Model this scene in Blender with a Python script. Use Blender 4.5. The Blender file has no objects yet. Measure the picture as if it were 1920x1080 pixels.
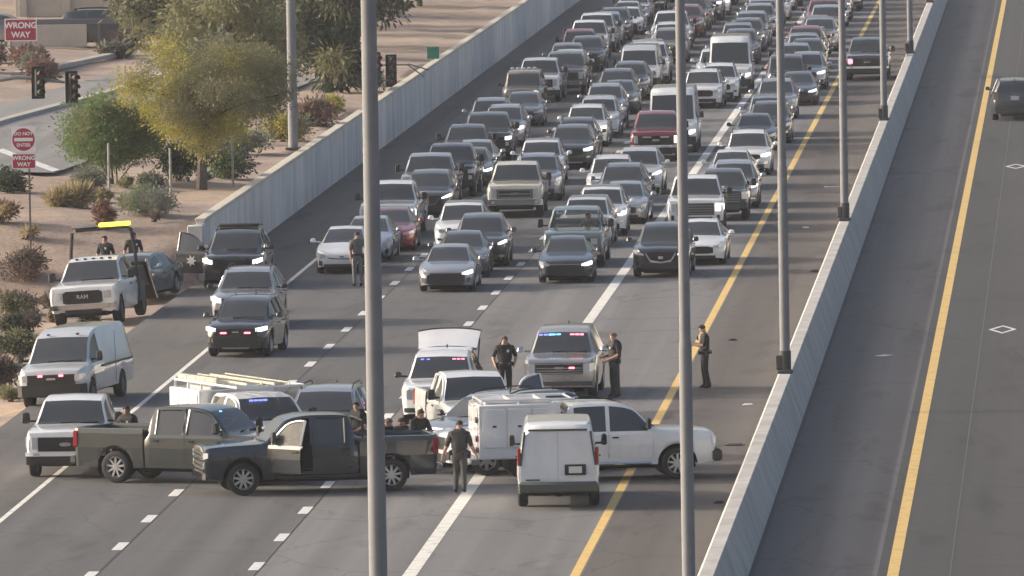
import bpy, bmesh, math, random
from mathutils import Matrix, Vector
R = math.radians
rnd = random.Random(51)
scene = bpy.context.scene
col = scene.collection

# ---------------------------------------------------------------- camera
F_PX, YAW, PITCH, ROLL, CAM_H = 20628.17, 0.0521060, 0.0589217, -0.0164429, 21.161
cd = bpy.data.cameras.new('camera'); cam = bpy.data.objects.new('camera', cd); col.objects.link(cam)
fw = Vector((-math.sin(YAW)*math.cos(PITCH), math.cos(YAW)*math.cos(PITCH), -math.sin(PITCH)))
rt = Vector((math.cos(YAW), math.sin(YAW), 0)); up = rt.cross(fw)
r2 = rt*math.cos(ROLL)+up*math.sin(ROLL); u2 = -rt*math.sin(ROLL)+up*math.cos(ROLL)
cam.matrix_world = Matrix(((r2.x, u2.x, -fw.x, 0), (r2.y, u2.y, -fw.y, 0), (r2.z, u2.z, -fw.z, CAM_H), (0, 0, 0, 1)))
cd.sensor_width = 36.0; cd.lens = F_PX*36/1920; cd.clip_start = 1.0; cd.clip_end = 9000
scene.camera = cam
# ---------------------------------------------------------------- sky, sun, exposure
SUN_EL, SUN_AZ = R(18.5), math.atan2(-1.0, 0.12)      # direction to the sun: -X, a little +Y
wd = bpy.data.worlds.new('World'); scene.world = wd; wd.use_nodes = True
nt = wd.node_tree; sky = nt.nodes.new('ShaderNodeTexSky'); sky.sky_type = 'NISHITA'; sky.sun_disc = False
sky.sun_elevation = SUN_EL; sky.sun_rotation = SUN_AZ; sky.dust_density = 7.0; sky.air_density = 0.85; sky.ozone_density = 0.4
bg = nt.nodes['Background']; bg.inputs[1].default_value = 0.15
nt.links.new(sky.outputs[0], bg.inputs[0])
sd = bpy.data.lights.new('sun', 'SUN'); sd.energy = 2.05; sd.angle = R(0.5); sd.color = (1.0, 0.96, 0.925)
sun = bpy.data.objects.new('sun', sd); col.objects.link(sun)
sdir = Vector((math.sin(SUN_AZ)*math.cos(SUN_EL), math.cos(SUN_AZ)*math.cos(SUN_EL), math.sin(SUN_EL)))
sun.rotation_euler = sdir.to_track_quat('Z', 'Y').to_euler(); sun.location = (0, 0, 60)
scene.view_settings.view_transform = 'Standard'; scene.view_settings.look = 'None'
scene.view_settings.exposure = 0.72; scene.view_settings.gamma = 1.0
scene.view_settings.use_curve_mapping = False

# ---------------------------------------------------------------- materials
MATS = {}
def mat(name, c, rough=0.6, metal=0.0, coat=0.0, emit=None, estr=0.0, noise=None, spec=0.5, bump=None, alpha=None):
    if name in MATS: return MATS[name]
    m = bpy.data.materials.new(name); m.use_nodes = True; n = m.node_tree.nodes; l = m.node_tree.links
    b = n['Principled BSDF']; b.inputs['Base Color'].default_value = (*c, 1); b.inputs['Roughness'].default_value = rough
    b.inputs['Metallic'].default_value = metal; b.inputs['Coat Weight'].default_value = coat; b.inputs['Coat Roughness'].default_value = 0.06
    b.inputs['Specular IOR Level'].default_value = spec
    if emit: b.inputs['Emission Color'].default_value = (*emit, 1); b.inputs['Emission Strength'].default_value = estr
    if alpha is not None: b.inputs['Alpha'].default_value = alpha
    if noise:                                   # (scale, second colour, low, high, optional (sx,sy,sz))
        tc = n.new('ShaderNodeTexCoord'); mp = n.new('ShaderNodeMapping'); tx = n.new('ShaderNodeTexNoise'); cr = n.new('ShaderNodeValToRGB')
        l.new(n.new('ShaderNodeNewGeometry').outputs['Position'] if len(noise) > 5 else tc.outputs['Object'], mp.inputs[0]); l.new(mp.outputs[0], tx.inputs[0])
        if len(noise) > 4: mp.inputs['Scale'].default_value = noise[4]
        tx.inputs['Scale'].default_value = noise[0]; tx.inputs['Detail'].default_value = 6; tx.inputs['Roughness'].default_value = 0.65
        cr.color_ramp.elements[0].position = noise[2]; cr.color_ramp.elements[1].position = noise[3]
        cr.color_ramp.elements[0].color = (*c, 1); cr.color_ramp.elements[1].color = (*noise[1], 1)
        l.new(tx.outputs[0], cr.inputs[0]); l.new(cr.outputs[0], b.inputs['Base Color'])
        if bump:
            bp = n.new('ShaderNodeBump'); bp.inputs['Strength'].default_value = bump[0]; bp.inputs['Distance'].default_value = bump[1]
            l.new(tx.outputs[0], bp.inputs['Height']); l.new(bp.outputs[0], b.inputs['Normal'])
    MATS[name] = m
    return m
def paint(name, c, metal=0.25):
    d = tuple(min(1, x*0.82+0.012) for x in c)
    return mat('paint_'+name, c, 0.24, metal, 1.0, noise=(1.3, d, 0.35, 0.75))
PAINTS = {k: paint(k, v[0], v[1]) for k, v in {
    'white': ((.80, .80, .80), 0), 'bright white': ((.88, .88, .87), 0), 'cream': ((.66, .62, .50), 0), 'silver': ((.42, .43, .45), .5), 'pale blue': ((.38, .43, .49), .35),
    'grey': ((.17, .175, .18), .4), 'dark grey': ((.085, .088, .094), .3), 'black': ((.03, .03, .033), .1), 'dark blue': ((.022, .029, .040), .2), 'taupe': ((.38, .365, .34), .3),
    'red': ((.27, .022, .03), .15), 'dark green': ((.035, .055, .042), .3), 'tan': ((.33, .27, .19), .3), 'olive grey': ((.066, .073, .070), .25),
    'teal grey': ((.20, .26, .27), .3), 'lavender': ((.36, .37, .44), .4), 'van silver': ((.60, .62, .63), .15)}.items()}
M_GLASS = mat('window_glass', (.05, .055, .06), 0.05, spec=0.75)
M_WIND = mat('windshield_glass', (.05, .055, .06), 0.04, spec=0.8)
M_BLK = mat('black_plastic', (.02, .02, .021), 0.55)
M_TRIM = mat('grey_trim', (.06, .06, .062), 0.6)
M_UND = mat('underbody_black', (.012, .012, .012), 0.9)
M_CHR = mat('chrome', (.62, .63, .65), 0.16, 1.0)
M_ALU = mat('wheel_alloy', (.45, .46, .47), 0.35, 0.8)
M_DRIM = mat('dark_alloy', (.10, .10, .105), 0.4, 0.6)
M_TYRE = mat('tyre_rubber', (.022, .022, .022), 0.85)
M_LAMP = mat('lamp_lens', (.62, .64, .67), 0.12, 0.3, 0.5)
M_LIT = mat('lit_headlamp', (.9, .9, .92), 0.2, emit=(1, .97, .95), estr=1.0)
M_TAIL = mat('tail_lens_red', (.30, .012, .016), 0.2, 0, 0.5)
M_AMB = mat('lit_amber', (.8, .5, .1), 0.3, emit=(1.0, .72, .05), estr=2.2)
M_RED = mat('lit_red', (.8, .1, .1), 0.3, emit=(1.0, .16, .22), estr=3.0)
M_BLU = mat('lit_blue', (.1, .2, .8), 0.3, emit=(.10, .42, 1.0), estr=3.0)
M_DBL = mat('lit_deep_blue', (.1, .1, .6), 0.3, emit=(.22, .26, .95), estr=1.2)
M_PLATE = mat('plate_white', (.6, .6, .6), 0.5)
M_STEEL = mat('galvanised_steel', (.24, .245, .255), 0.8, 0.0, noise=(2.0, (.20, .205, .21), .4, .7))
M_ASTAR = mat('badge_silver', (.7, .7, .72), 0.3, 0.6)
M_SKIN = mat('skin', (.42, .25, .18), 0.55)
M_SKIN2 = mat('skin_tan', (.30, .17, .115), 0.55)

# ---------------------------------------------------------------- mesh helpers
class MB:
    def __init__(s): s.v = []; s.f = []; s.m = []
    def add(s, vs, fs, mi=0):
        o = len(s.v); s.v += [tuple(x) for x in vs]; s.f += [tuple(i+o for i in f) for f in fs]; s.m += [mi]*len(fs)
    def box(s, c, d, rot=None, mi=0, bev=0.0, taper=1.0):
        x, y, z = d[0]/2, d[1]/2, d[2]/2
        if bev > 0:
            b = min(bev, x*.9, y*.9, z*.9); P = []
            for zz, k in ((-z, 1), (-z+b, 0), (z-b, 0), (z, 1)):
                xx, yy = (x-b, y-b) if k else (x, y)
                t = taper if zz > 0 else 1
                cc = b*0.55 if not k else b*.4
                for (ax, ay) in ((-xx+cc, -yy), (xx-cc, -yy), (xx, -yy+cc), (xx, yy-cc), (xx-cc, yy), (-xx+cc, yy), (-xx, yy-cc), (-xx, -yy+cc)):
                    P.append((ax*t, ay*t, zz))
            fs = [tuple(range(7, -1, -1)), tuple(range(24, 32))]
            for r in range(3):
                for i in range(8): fs.append((r*8+i, r*8+(i+1) % 8, r*8+8+(i+1) % 8, r*8+8+i))
        else:
            P = [(-x, -y, -z), (x, -y, -z), (x, y, -z), (-x, y, -z), (-x*taper, -y*taper, z), (x*taper, -y*taper, z), (x*taper, y*taper, z), (-x*taper, y*taper, z)]
            fs = [(3, 2, 1, 0), (4, 5, 6, 7), (0, 1, 5, 4), (1, 2, 6, 5), (2, 3, 7, 6), (3, 0, 4, 7)]
        if rot is not None: P = [rot @ Vector(p) for p in P]
        s.add([(p[0]+c[0], p[1]+c[1], p[2]+c[2]) for p in P], fs, mi)
    def tube(s, pts, rad, n=8, mi=0, cap=True):
        pts = [Vector(p) for p in pts]; rs = rad if isinstance(rad, (list, tuple)) else [rad]*len(pts)
        vs = []; fs = []
        for i, p in enumerate(pts):
            d = (pts[min(i+1, len(pts)-1)]-pts[max(i-1, 0)]).normalized()
            a = d.cross(Vector((0, 0, 1)) if abs(d.z) < .95 else Vector((1, 0, 0))).normalized(); b = d.cross(a)
            for k in range(n):
                t = 2*math.pi*k/n; vs.append(p+a*math.cos(t)*rs[i]+b*math.sin(t)*rs[i])
        for i in range(len(pts)-1):
            for k in range(n): fs.append((i*n+k, i*n+(k+1) % n, (i+1)*n+(k+1) % n, (i+1)*n+k))
        if cap: fs.append(tuple(range(n-1, -1, -1))); fs.append(tuple(range((len(pts)-1)*n, len(pts)*n)))
        s.add(vs, fs, mi)
    def lathe(s, prof, n=20, axis='X', mi=0):
        vs = []; fs = []
        for (a, r) in prof:
            for k in range(n):
                t = 2*math.pi*k/n
                vs.append({'X': (a, r*math.cos(t), r*math.sin(t)), 'Z': (r*math.cos(t), r*math.sin(t), a), 'Y': (r*math.cos(t), a, r*math.sin(t))}[axis])
        for i in range(len(prof)-1):
            for k in range(n): fs.append((i*n+k, i*n+(k+1) % n, (i+1)*n+(k+1) % n, (i+1)*n+k))
        s.add(vs, fs, mi)
    def mesh(s, name, mats, smooth=True, ang=35, recalc=True):
        me = bpy.data.meshes.new(name); me.from_pydata(s.v, [], s.f)
        for m in (mats if isinstance(mats, (list, tuple)) else [mats]): me.materials.append(m)
        me.polygons.foreach_set('material_index', s.m)
        if recalc:
            bm = bmesh.new(); bm.from_mesh(me); bmesh.ops.remove_doubles(bm, verts=bm.verts, dist=1e-5)
            bmesh.ops.recalc_face_normals(bm, faces=bm.faces); bm.to_mesh(me); bm.free()
        if smooth:
            me.polygons.foreach_set('use_smooth', [True]*len(me.polygons)); me.set_sharp_from_angle(angle=R(ang))
        me.update(); return me
def obj(name, me, parent=None, loc=(0, 0, 0), rot=None, paintmat=None):
    o = bpy.data.objects.new(name, me); col.objects.link(o); o.parent = parent; o.location = loc
    if rot: o.rotation_euler = rot
    if paintmat is not None:
        o.material_slots[0].link = 'OBJECT'; o.material_slots[0].material = paintmat
    return o
def empty(name, loc=(0, 0, 0), rot=(0, 0, 0)):
    o = bpy.data.objects.new(name, None); col.objects.link(o); o.location = loc; o.rotation_euler = rot; o.empty_display_size = .3
    return o
def tag(o, label, cat, group=None):
    o['label'] = label; o['category'] = cat
    if group: o['group'] = group
    return o
def struct(o): o['kind'] = 'structure'; return o
def textmesh(name, s, size, m, ext=0.004, bold=0.0):
    cu = bpy.data.curves.new(name, 'FONT'); cu.body = s; cu.size = size; cu.align_x = 'CENTER'; cu.align_y = 'CENTER'; cu.extrude = ext; cu.offset = bold
    t = bpy.data.objects.new('tmp_text', cu); col.objects.link(t)
    dg = bpy.context.evaluated_depsgraph_get(); me = bpy.data.meshes.new_from_object(t.evaluated_get(dg))
    bpy.data.objects.remove(t); bpy.data.curves.remove(cu); me.name = name; me.materials.clear(); me.materials.append(m)
    return me
def pchip(K):
    n = len(K); h = [K[i+1][0]-K[i][0] for i in range(n-1)]; d = [(K[i+1][1]-K[i][1])/h[i] for i in range(n-1)]
    m = [0]*n; m[0] = d[0]; m[-1] = d[-1]
    for i in range(1, n-1):
        if d[i-1]*d[i] > 0:
            w1 = 2*h[i]+h[i-1]; w2 = h[i]+2*h[i-1]; m[i] = (w1+w2)/(w1/d[i-1]+w2/d[i])
    def f(u):
        if u <= K[0][0]: return K[0][1]
        if u >= K[-1][0]: return K[-1][1]
        for i in range(n-1):
            if u <= K[i+1][0]: break
        t = (u-K[i][0])/h[i]; t2 = t*t; t3 = t2*t
        return (2*t3-3*t2+1)*K[i][1]+(t3-2*t2+t)*h[i]*m[i]+(-2*t3+3*t2)*K[i+1][1]+(t3-t2)*h[i]*m[i+1]
    return f
def ss(a, b, x):
    t = min(1, max(0, (x-a)/(b-a))); return t*t*(3-2*t)

# ================================================================ SETTING
def terr(X, Y):
    d = -27.2-X
    if d <= 0: return 0.0
    s = ss(358, 369, Y)
    zn = -0.07*min(d, 5)+0.07*max(d-6.5, 0)
    wd_ = .2+4.5*(1-ss(356, 366, Y))
    zf = 1.95*ss(2.1, 2.1+wd_, d)+0.03*max(d-2.6, 0)
    return zn*(1-s)+zf*s
M_DIRT = mat('desert_dirt', (.34, .26, .20), 0.95, noise=(1.1, (.46, .37, .29), .36, .66), bump=(.6, .08))
def dirt_nodes():
    m = M_DIRT; n = m.node_tree.nodes; l = m.node_tree.links; b = n['Principled BSDF']
    src = b.inputs['Base Color'].links[0].from_socket
    tc = n.new('ShaderNodeTexCoord'); v = n.new('ShaderNodeTexVoronoi'); v.inputs['Scale'].default_value = 5.5
    l.new(tc.outputs['Object'], v.inputs[0]); cr = n.new('ShaderNodeValToRGB'); l.new(v.outputs['Distance'], cr.inputs[0])
    cr.color_ramp.elements[0].position = .08; cr.color_ramp.elements[0].color = (.62, .60, .58, 1); cr.color_ramp.elements[1].position = .4; cr.color_ramp.elements[1].color = (1, 1, 1, 1)
    t2 = n.new('ShaderNodeTexNoise'); t2.inputs['Scale'].default_value = .16; l.new(tc.outputs['Object'], t2.inputs[0]); c2 = n.new('ShaderNodeValToRGB'); l.new(t2.outputs[0], c2.inputs[0])
    c2.color_ramp.elements[0].position = .38; c2.color_ramp.elements[0].color = (.74, .72, .76, 1); c2.color_ramp.elements[1].position = .62; c2.color_ramp.elements[1].color = (1.05, 1, .94, 1)
    for s_ in (cr, c2):
        mx = n.new('ShaderNodeMixRGB'); mx.blend_type = 'MULTIPLY'; mx.inputs[0].default_value = 1
        l.new(src, mx.inputs[1]); l.new(s_.outputs[0], mx.inputs[2]); src = mx.outputs[0]
    l.new(src, b.inputs['Base Color'])
dirt_nodes()
xs = [-4000, -1500, -600, -250, -140, -100, -85] + [-78+.9*i for i in range(54) if -78+.9*i < -29.9] + [-29.52, -29.29, -29.0, -28, -27.2, -20, 0, 20, 60, 200, 900, 4000]
ys = [-2500, -600, 0, 140, 200] + [230+2.2*i for i in range(60)] + [364+3*i for i in range(70)] + [590, 640, 700, 800, 1000, 1600, 3000, 7000]
mb = MB(); vs = []; rg = random.Random(3)
for y in ys:
    for x in xs:
        z = terr(max(x, -120), y)-.06
        if x < -30.2 and 230 < y < 600: z += rg.uniform(-.06, .06)
        if x > -27.2: z = -.08
        vs.append((x, y, z))
nx = len(xs)
mb.add(vs, [(j*nx+i, j*nx+i+1, (j+1)*nx+i+1, (j+1)*nx+i) for j in range(len(ys)-1) for i in range(nx-1)])
ground = struct(obj('ground', mb.mesh('ground', M_DIRT, ang=80, recalc=False)))

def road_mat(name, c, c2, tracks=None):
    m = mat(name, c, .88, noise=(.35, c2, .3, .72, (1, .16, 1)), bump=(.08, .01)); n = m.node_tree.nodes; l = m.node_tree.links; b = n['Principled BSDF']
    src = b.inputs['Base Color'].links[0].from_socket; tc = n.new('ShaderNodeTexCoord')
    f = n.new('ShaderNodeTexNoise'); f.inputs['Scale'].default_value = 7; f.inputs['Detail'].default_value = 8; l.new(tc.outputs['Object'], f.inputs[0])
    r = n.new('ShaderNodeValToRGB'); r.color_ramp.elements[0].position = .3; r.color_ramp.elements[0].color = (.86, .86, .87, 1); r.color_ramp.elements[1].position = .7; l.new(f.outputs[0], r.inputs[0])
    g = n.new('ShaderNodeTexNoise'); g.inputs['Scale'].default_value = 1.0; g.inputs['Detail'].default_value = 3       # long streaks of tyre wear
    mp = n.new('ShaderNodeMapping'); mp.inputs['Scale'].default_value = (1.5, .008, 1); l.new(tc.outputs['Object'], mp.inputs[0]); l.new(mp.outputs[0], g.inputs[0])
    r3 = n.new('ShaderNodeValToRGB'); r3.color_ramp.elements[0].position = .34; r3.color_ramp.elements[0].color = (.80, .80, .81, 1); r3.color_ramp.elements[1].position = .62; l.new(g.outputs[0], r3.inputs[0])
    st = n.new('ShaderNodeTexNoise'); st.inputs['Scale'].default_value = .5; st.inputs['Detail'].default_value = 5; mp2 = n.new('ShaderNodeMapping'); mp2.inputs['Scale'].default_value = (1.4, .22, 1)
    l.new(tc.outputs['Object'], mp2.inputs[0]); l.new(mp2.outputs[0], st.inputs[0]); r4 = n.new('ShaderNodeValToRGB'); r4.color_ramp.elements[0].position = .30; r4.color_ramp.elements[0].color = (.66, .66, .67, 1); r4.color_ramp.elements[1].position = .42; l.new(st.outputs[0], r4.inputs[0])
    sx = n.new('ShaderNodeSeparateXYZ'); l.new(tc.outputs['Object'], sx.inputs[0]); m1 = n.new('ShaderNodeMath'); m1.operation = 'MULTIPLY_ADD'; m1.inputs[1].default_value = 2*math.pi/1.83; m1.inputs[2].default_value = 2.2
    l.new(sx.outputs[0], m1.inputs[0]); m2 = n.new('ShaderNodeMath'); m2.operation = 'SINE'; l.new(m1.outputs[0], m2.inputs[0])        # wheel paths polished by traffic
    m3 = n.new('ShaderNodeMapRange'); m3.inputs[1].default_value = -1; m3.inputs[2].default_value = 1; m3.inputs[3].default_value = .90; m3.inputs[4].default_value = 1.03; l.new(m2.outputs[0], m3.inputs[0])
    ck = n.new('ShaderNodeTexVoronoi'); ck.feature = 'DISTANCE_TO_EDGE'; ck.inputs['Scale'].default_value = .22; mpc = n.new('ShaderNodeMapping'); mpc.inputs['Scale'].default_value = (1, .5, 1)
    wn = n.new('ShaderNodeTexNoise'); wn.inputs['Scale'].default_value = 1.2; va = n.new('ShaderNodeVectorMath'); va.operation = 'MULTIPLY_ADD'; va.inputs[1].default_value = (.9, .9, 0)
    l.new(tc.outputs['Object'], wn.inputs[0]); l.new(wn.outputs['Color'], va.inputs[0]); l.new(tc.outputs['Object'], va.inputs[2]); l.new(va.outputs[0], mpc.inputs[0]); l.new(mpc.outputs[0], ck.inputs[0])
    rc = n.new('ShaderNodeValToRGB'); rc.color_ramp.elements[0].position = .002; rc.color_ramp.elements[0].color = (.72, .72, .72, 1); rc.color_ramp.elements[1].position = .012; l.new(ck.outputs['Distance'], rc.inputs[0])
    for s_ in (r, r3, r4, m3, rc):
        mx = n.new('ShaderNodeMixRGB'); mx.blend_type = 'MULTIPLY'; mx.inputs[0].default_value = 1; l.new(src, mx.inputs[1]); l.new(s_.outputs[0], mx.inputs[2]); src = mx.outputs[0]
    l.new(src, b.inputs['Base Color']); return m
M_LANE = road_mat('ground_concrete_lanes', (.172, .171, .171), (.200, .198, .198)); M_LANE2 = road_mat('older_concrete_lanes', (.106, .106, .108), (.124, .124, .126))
M_SHL = road_mat('shoulder_concrete', (.118, .112, .106), (.148, .139, .130))
M_SHI = road_mat('inner_shoulder', (.096, .086, .080), (.114, .102, .095))
M_NB = road_mat('asphalt_carriageway', (.052, .051, .052), (.062, .061, .062))
M_NBS = road_mat('asphalt_shoulder', (.120, .118, .119), (.138, .135, .136))
def sheet(name, x0, x1, y0, y1, z, m, parent=None, seg=1):
    b = MB(); n = seg
    for i in range(n):
        a = y0+(y1-y0)*i/n; c = y0+(y1-y0)*(i+1)/n
        b.add([(x0, a, z), (x1, a, z), (x1, c, z), (x0, c, z)], [(0, 1, 2, 3)])
    return obj(name, b.mesh(name, m, False), parent)
XL, X1, X2, XH, XY, XY2 = -26.36, -22.70, -19.04, -15.38, -11.59, -4.40
Y0, Y9 = 60, 1400
shl = struct(sheet('shoulder', -29.5, -26.2, Y0, Y9, 0.0, M_SHL))
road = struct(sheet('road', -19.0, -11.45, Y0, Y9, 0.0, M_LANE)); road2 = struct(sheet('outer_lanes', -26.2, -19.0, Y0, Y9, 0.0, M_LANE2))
shi = struct(sheet('inner_shoulder', -11.45, -7.55, Y0, Y9, 0.0, M_SHI))
nbs = struct(sheet('far_shoulder', -7.55, -4.75, Y0, Y9, 0.0, M_NBS))
nb = struct(sheet('carriageway', -4.75, 16, Y0, Y9, 0.0, M_NB))
M_WLINE = mat('white_line_paint', (.76, .74, .68), .7, noise=(2.4, (.46, .45, .42), .50, .68))
M_YLINE = mat('yellow_line_paint', (.72, .49, .16), .7, noise=(2.4, (.47, .34, .17), .50, .70))
M_JOINT = mat('joint_sealant', (.035, .035, .037), .8)
M_DASH = mat('dash_paint', (.72, .71, .69), .65, noise=(2.6, (.42, .41, .40), .48, .68))
sheet('edge_line', XL-.07, XL+.07, Y0, Y9, .004, M_WLINE, road)
sheet('carpool_line', XH-.16, XH+.16, Y0, Y9, .004, M_WLINE, road)
sheet('yellow_line', XY-.12, XY+.10, Y0, Y9, .004, M_YLINE, road)
sheet('yellow_line', XY2-.13, XY2+.13, Y0, Y9, .004, M_YLINE, nb)
for xx in (X1+.09, X2+.09): sheet('joint_seal', xx-.03, xx+.03, Y0, Y9, .003, M_JOINT, road)
sheet('joint_seal', -3.13, -3.10, Y0, Y9, .003, mat('fine_joint', (.10, .10, .10), .8), nb)
db = MB(); db.add([(-.125, 0, 0), (.125, 0, 0), (.125, 2.15, 0), (-.125, 2.15, 0), (-.125, 0, -.002), (.125, 0, -.002), (.125, 2.15, -.002), (-.125, 2.15, -.002)],
                  [(0, 1, 2, 3), (0, 4, 5, 1), (2, 6, 7, 3)])
dm = db.mesh('lane_dash', M_DASH, False, recalc=False)
for xx, ph in ((X1, 0), (X2, 2.0)):
    for k in range(62):
        y = 248.1+ph+8.05*(k-3)
        if y < 700: obj('lane_dash', dm, road, (xx-.04, y, .006))
for (dx, dy) in ((-2.51, 333.5), (-2.66, 435.3)):               # carpool diamonds
    b = MB(); o_ = [(-.43, 0), (0, -1.95), (.43, 0), (0, 1.95)]; i_ = [(-.30, 0), (0, -1.4), (.30, 0), (0, 1.4)]
    b.add([(x, y, 0) for x, y in o_]+[(x, y, 0) for x, y in i_], [(k, (k+1) % 4, 4+(k+1) % 4, 4+k) for k in range(4)])
    obj('lane_diamond', b.mesh('lane_diamond', M_DASH, False), nb, (dx, dy, .005))
# median barrier
M_CONC = mat('barrier_concrete', (.50, .485, .455), .9, noise=(1.2, (.33, .325, .31), .35, .70, (1, .7, .30), 'world'), bump=(.3, .02))
bar = tag(empty('median_barrier', (-8.2, 300, 0)), 'long pale concrete median barrier between the stopped lanes and the empty carriageway', 'barrier')
prof = [(-8.80, 0), (-8.78, .08), (-8.36, 1.03), (-8.33, 1.07), (-8.03, 1.07), (-8.0, 1.03), (-7.68, .08), (-7.66, 0)]
SEC = 12.3
b = MB(); vs = []
for yy in (-SEC/2+.012, SEC/2-.012): vs += [(x+8.2, yy, z) for x, z in prof]
b.add(vs, [(i, i+1, 8+i+1, 8+i) for i in range(7)]+[tuple(range(8)), tuple(range(15, 7, -1))])
bme = b.mesh('barrier_section', M_CONC, False)
for k in range(52): obj('barrier_section', bme, bar, (0, 150+SEC*(k+.5)-300, 0))
# retaining wall with coping
M_WALL = mat('wall_concrete', (.70, .69, .67), .9, noise=(1.0, (.45, .44, .425), .38, .72, (1, .8, .22), 'world'), bump=(.3, .02))
M_COPE = mat('coping_concrete', (.62, .57, .47), .9, noise=(2, (.42, .38, .31), .4, .7))
wl = tag(empty('retaining_wall', (-29.4, 365, 0)), 'grey concrete retaining wall with sunlit coping along the left shoulder', 'wall')
PN = 6.1; b = MB(); b.box((0, 0, 1.0), (.26, PN-.03, 2.1), bev=.015); pm = b.mesh('wall_panel', M_WALL)
b = MB(); b.box((0, 0, 0), (.36, PN-.02, .13), bev=.02); pc = b.mesh('coping', M_COPE)
b = MB(); b.box((0, 0, .98), (.18, .10, 1.96)); pj = b.mesh('joint_filler', M_TRIM, False)
for k in range(52):
    y = PN*(k+.5)
    obj('wall_panel', pm, wl, (0, y, -.1)); obj('coping', pc, wl, (0, y, 2.0))
    obj('joint_filler', pj, wl, (0, y+PN/2, 0))
b = MB(); b.box((-.15, .0, .55), (.5, .5, 2.6), bev=.03); obj('end_post', b.mesh('end_post', M_WALL), wl, (0, -.2, 0))
# lamp poles on the median
def lamp_pole(x, y, base, h, label, r0=.135, arms=True):
    e = tag(empty('light_pole', (x, y, base)), label, 'light pole', 'galvanised light poles standing on the median barrier')
    b = MB(); b.tube([(0, 0, 0), (0, 0, 5.55)], [r0, r0*.97], 16); b.tube([(0, 0, 5.55), (0, 0, 5.75)], [r0*.97, r0*.84], 16); b.tube([(0, 0, 5.75), (0, 0, h)], [r0*.84, r0*.60], 16)
    p_ = obj('pole', b.mesh('pole', M_STEEL), e)
    b = MB(); b.box((0, 0, .05), (.42, .42, .10), bev=.02); b.box((-.17, 0, .30), (.16, .3, .40), bev=.02); b.tube([(0, 0, .1), (0, 0, .62)], r0*1.22, 14)
    obj('base_bracket', b.mesh('base_bracket', M_TRIM), e)
    for s in (-1, 1):
        b = MB(); b.tube([(0, 0, h-.4), (s*.6, 0, h-.05), (s*2.4, 0, h+.15)], [.05, .045, .04], 8); a = obj('arm', b.mesh('arm', M_STEEL), e)
        b = MB(); b.box((s*2.75, 0, h+.13), (.75, .32, .16), bev=.05); obj('luminaire', b.mesh('luminaire', M_STEEL), a)
    return e
for k, (y, nm) in enumerate([(126.2, 'tall grey lamp post crossing the dark blue pickup bed'), (224.5, 'tall grey lamp post crossing the white service truck bonnet'), (299, 'grey lamp post with dark bracket on the barrier beside the officer reading'),
              (376.5, 'grey lamp post on the barrier beyond the bracketed post'), (454, 'slim lamp post on the barrier near the pickup parked on the shoulder'), (526, 'small far lamp post on the barrier past the shoulder pickup'), (598, 'farthest thin lamp post on the median barrier')]):
    lamp_pole(-8.18, y, 1.07, 18.6, nm, r0=.137)
# shoulder debris
b = MB(); b.box((0, 0, 0), (.62, .16, .03), Matrix.Rotation(.35, 3, 'Z'), bev=.01)
tag(obj('debris', b.mesh('debris', M_PLATE), None, (-9.6, 420.8, .02)), 'white splinter of debris lying on the brown inner shoulder', 'debris')
b = MB(); b.box((0, 0, 0), (.22, .3, .08), Matrix.Rotation(.8, 3, 'Z'), bev=.02, taper=.6)
tag(obj('debris', b.mesh('tyre_scrap', M_TYRE), None, (-8.95, 365, .04)), 'black tyre scrap lying at the foot of the barrier', 'debris')
b = MB(); b.box((0, 0, 0), (.34, .5, .02), Matrix.Rotation(-.5, 3, 'Z'), bev=.008)
tag(obj('debris', b.mesh('paper_scrap', M_PLATE), None, (-5.9, 322, .012)), 'pale scrap of litter on the shaded far shoulder', 'debris')

for i, (dx, dy, sx_, nm, m_) in enumerate(((-9.3, 302, .20, 'small pale chip of debris on the brown shoulder near the bracketed lamp post', M_PLATE), (-10.6, 330, .16, 'small dark rubber crumb on the brown shoulder beyond the reading officer', M_TYRE), (-9.0, 268, .22, 'bent dark scrap on the brown shoulder beside the white van', M_TYRE), (-9.9, 392, .18, 'tiny white flake on the brown shoulder before the long splinter', M_PLATE), (-9.2, 287, .30, 'short strip of black tyre tread on the brown shoulder before the service truck bumper', M_TYRE))):
    b = MB(); b.box((0, 0, 0), (sx_*1.6, sx_, .05), Matrix.Rotation(.7*i, 3, 'Z'), bev=.015, taper=.7); tag(obj('debris', b.mesh('debris_bit', m_), None, (dx, dy, .028)), nm, 'debris', 'litter on the inner shoulder')
# ---- ramp and street furniture left of the wall
M_RAMP = road_mat('ramp_asphalt', (.26, .255, .245), (.29, .28, .27))
def drape(name, x0, x1, y0, y1, dz, m, ny=40, nxx=6, parent=None):
    b = MB(); vs = []
    for j in range(ny+1):
        for i in range(nxx+1):
            x = x0(y0+(y1-y0)*j/ny)+(x1(y0+(y1-y0)*j/ny)-x0(y0+(y1-y0)*j/ny))*i/nxx; y = y0+(y1-y0)*j/ny
            vs.append((x, y, terr(x, y)+dz))
    b.add(vs, [(j*(nxx+1)+i, j*(nxx+1)+i+1, (j+1)*(nxx+1)+i+1, (j+1)*(nxx+1)+i) for j in range(ny) for i in range(nxx)])
    return obj(name, b.mesh(name, m, ang=80, recalc=False), parent)
ramp = struct(drape('ramp', lambda y: -45.3+(y-433)*.055, lambda y: -37.0+(y-396)*.045, 395, 481, .05, M_RAMP))
M_KERB = mat('kerb_concrete', (.42, .40, .36), .9, noise=(1, (.34, .32, .29), .4, .7))
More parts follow.
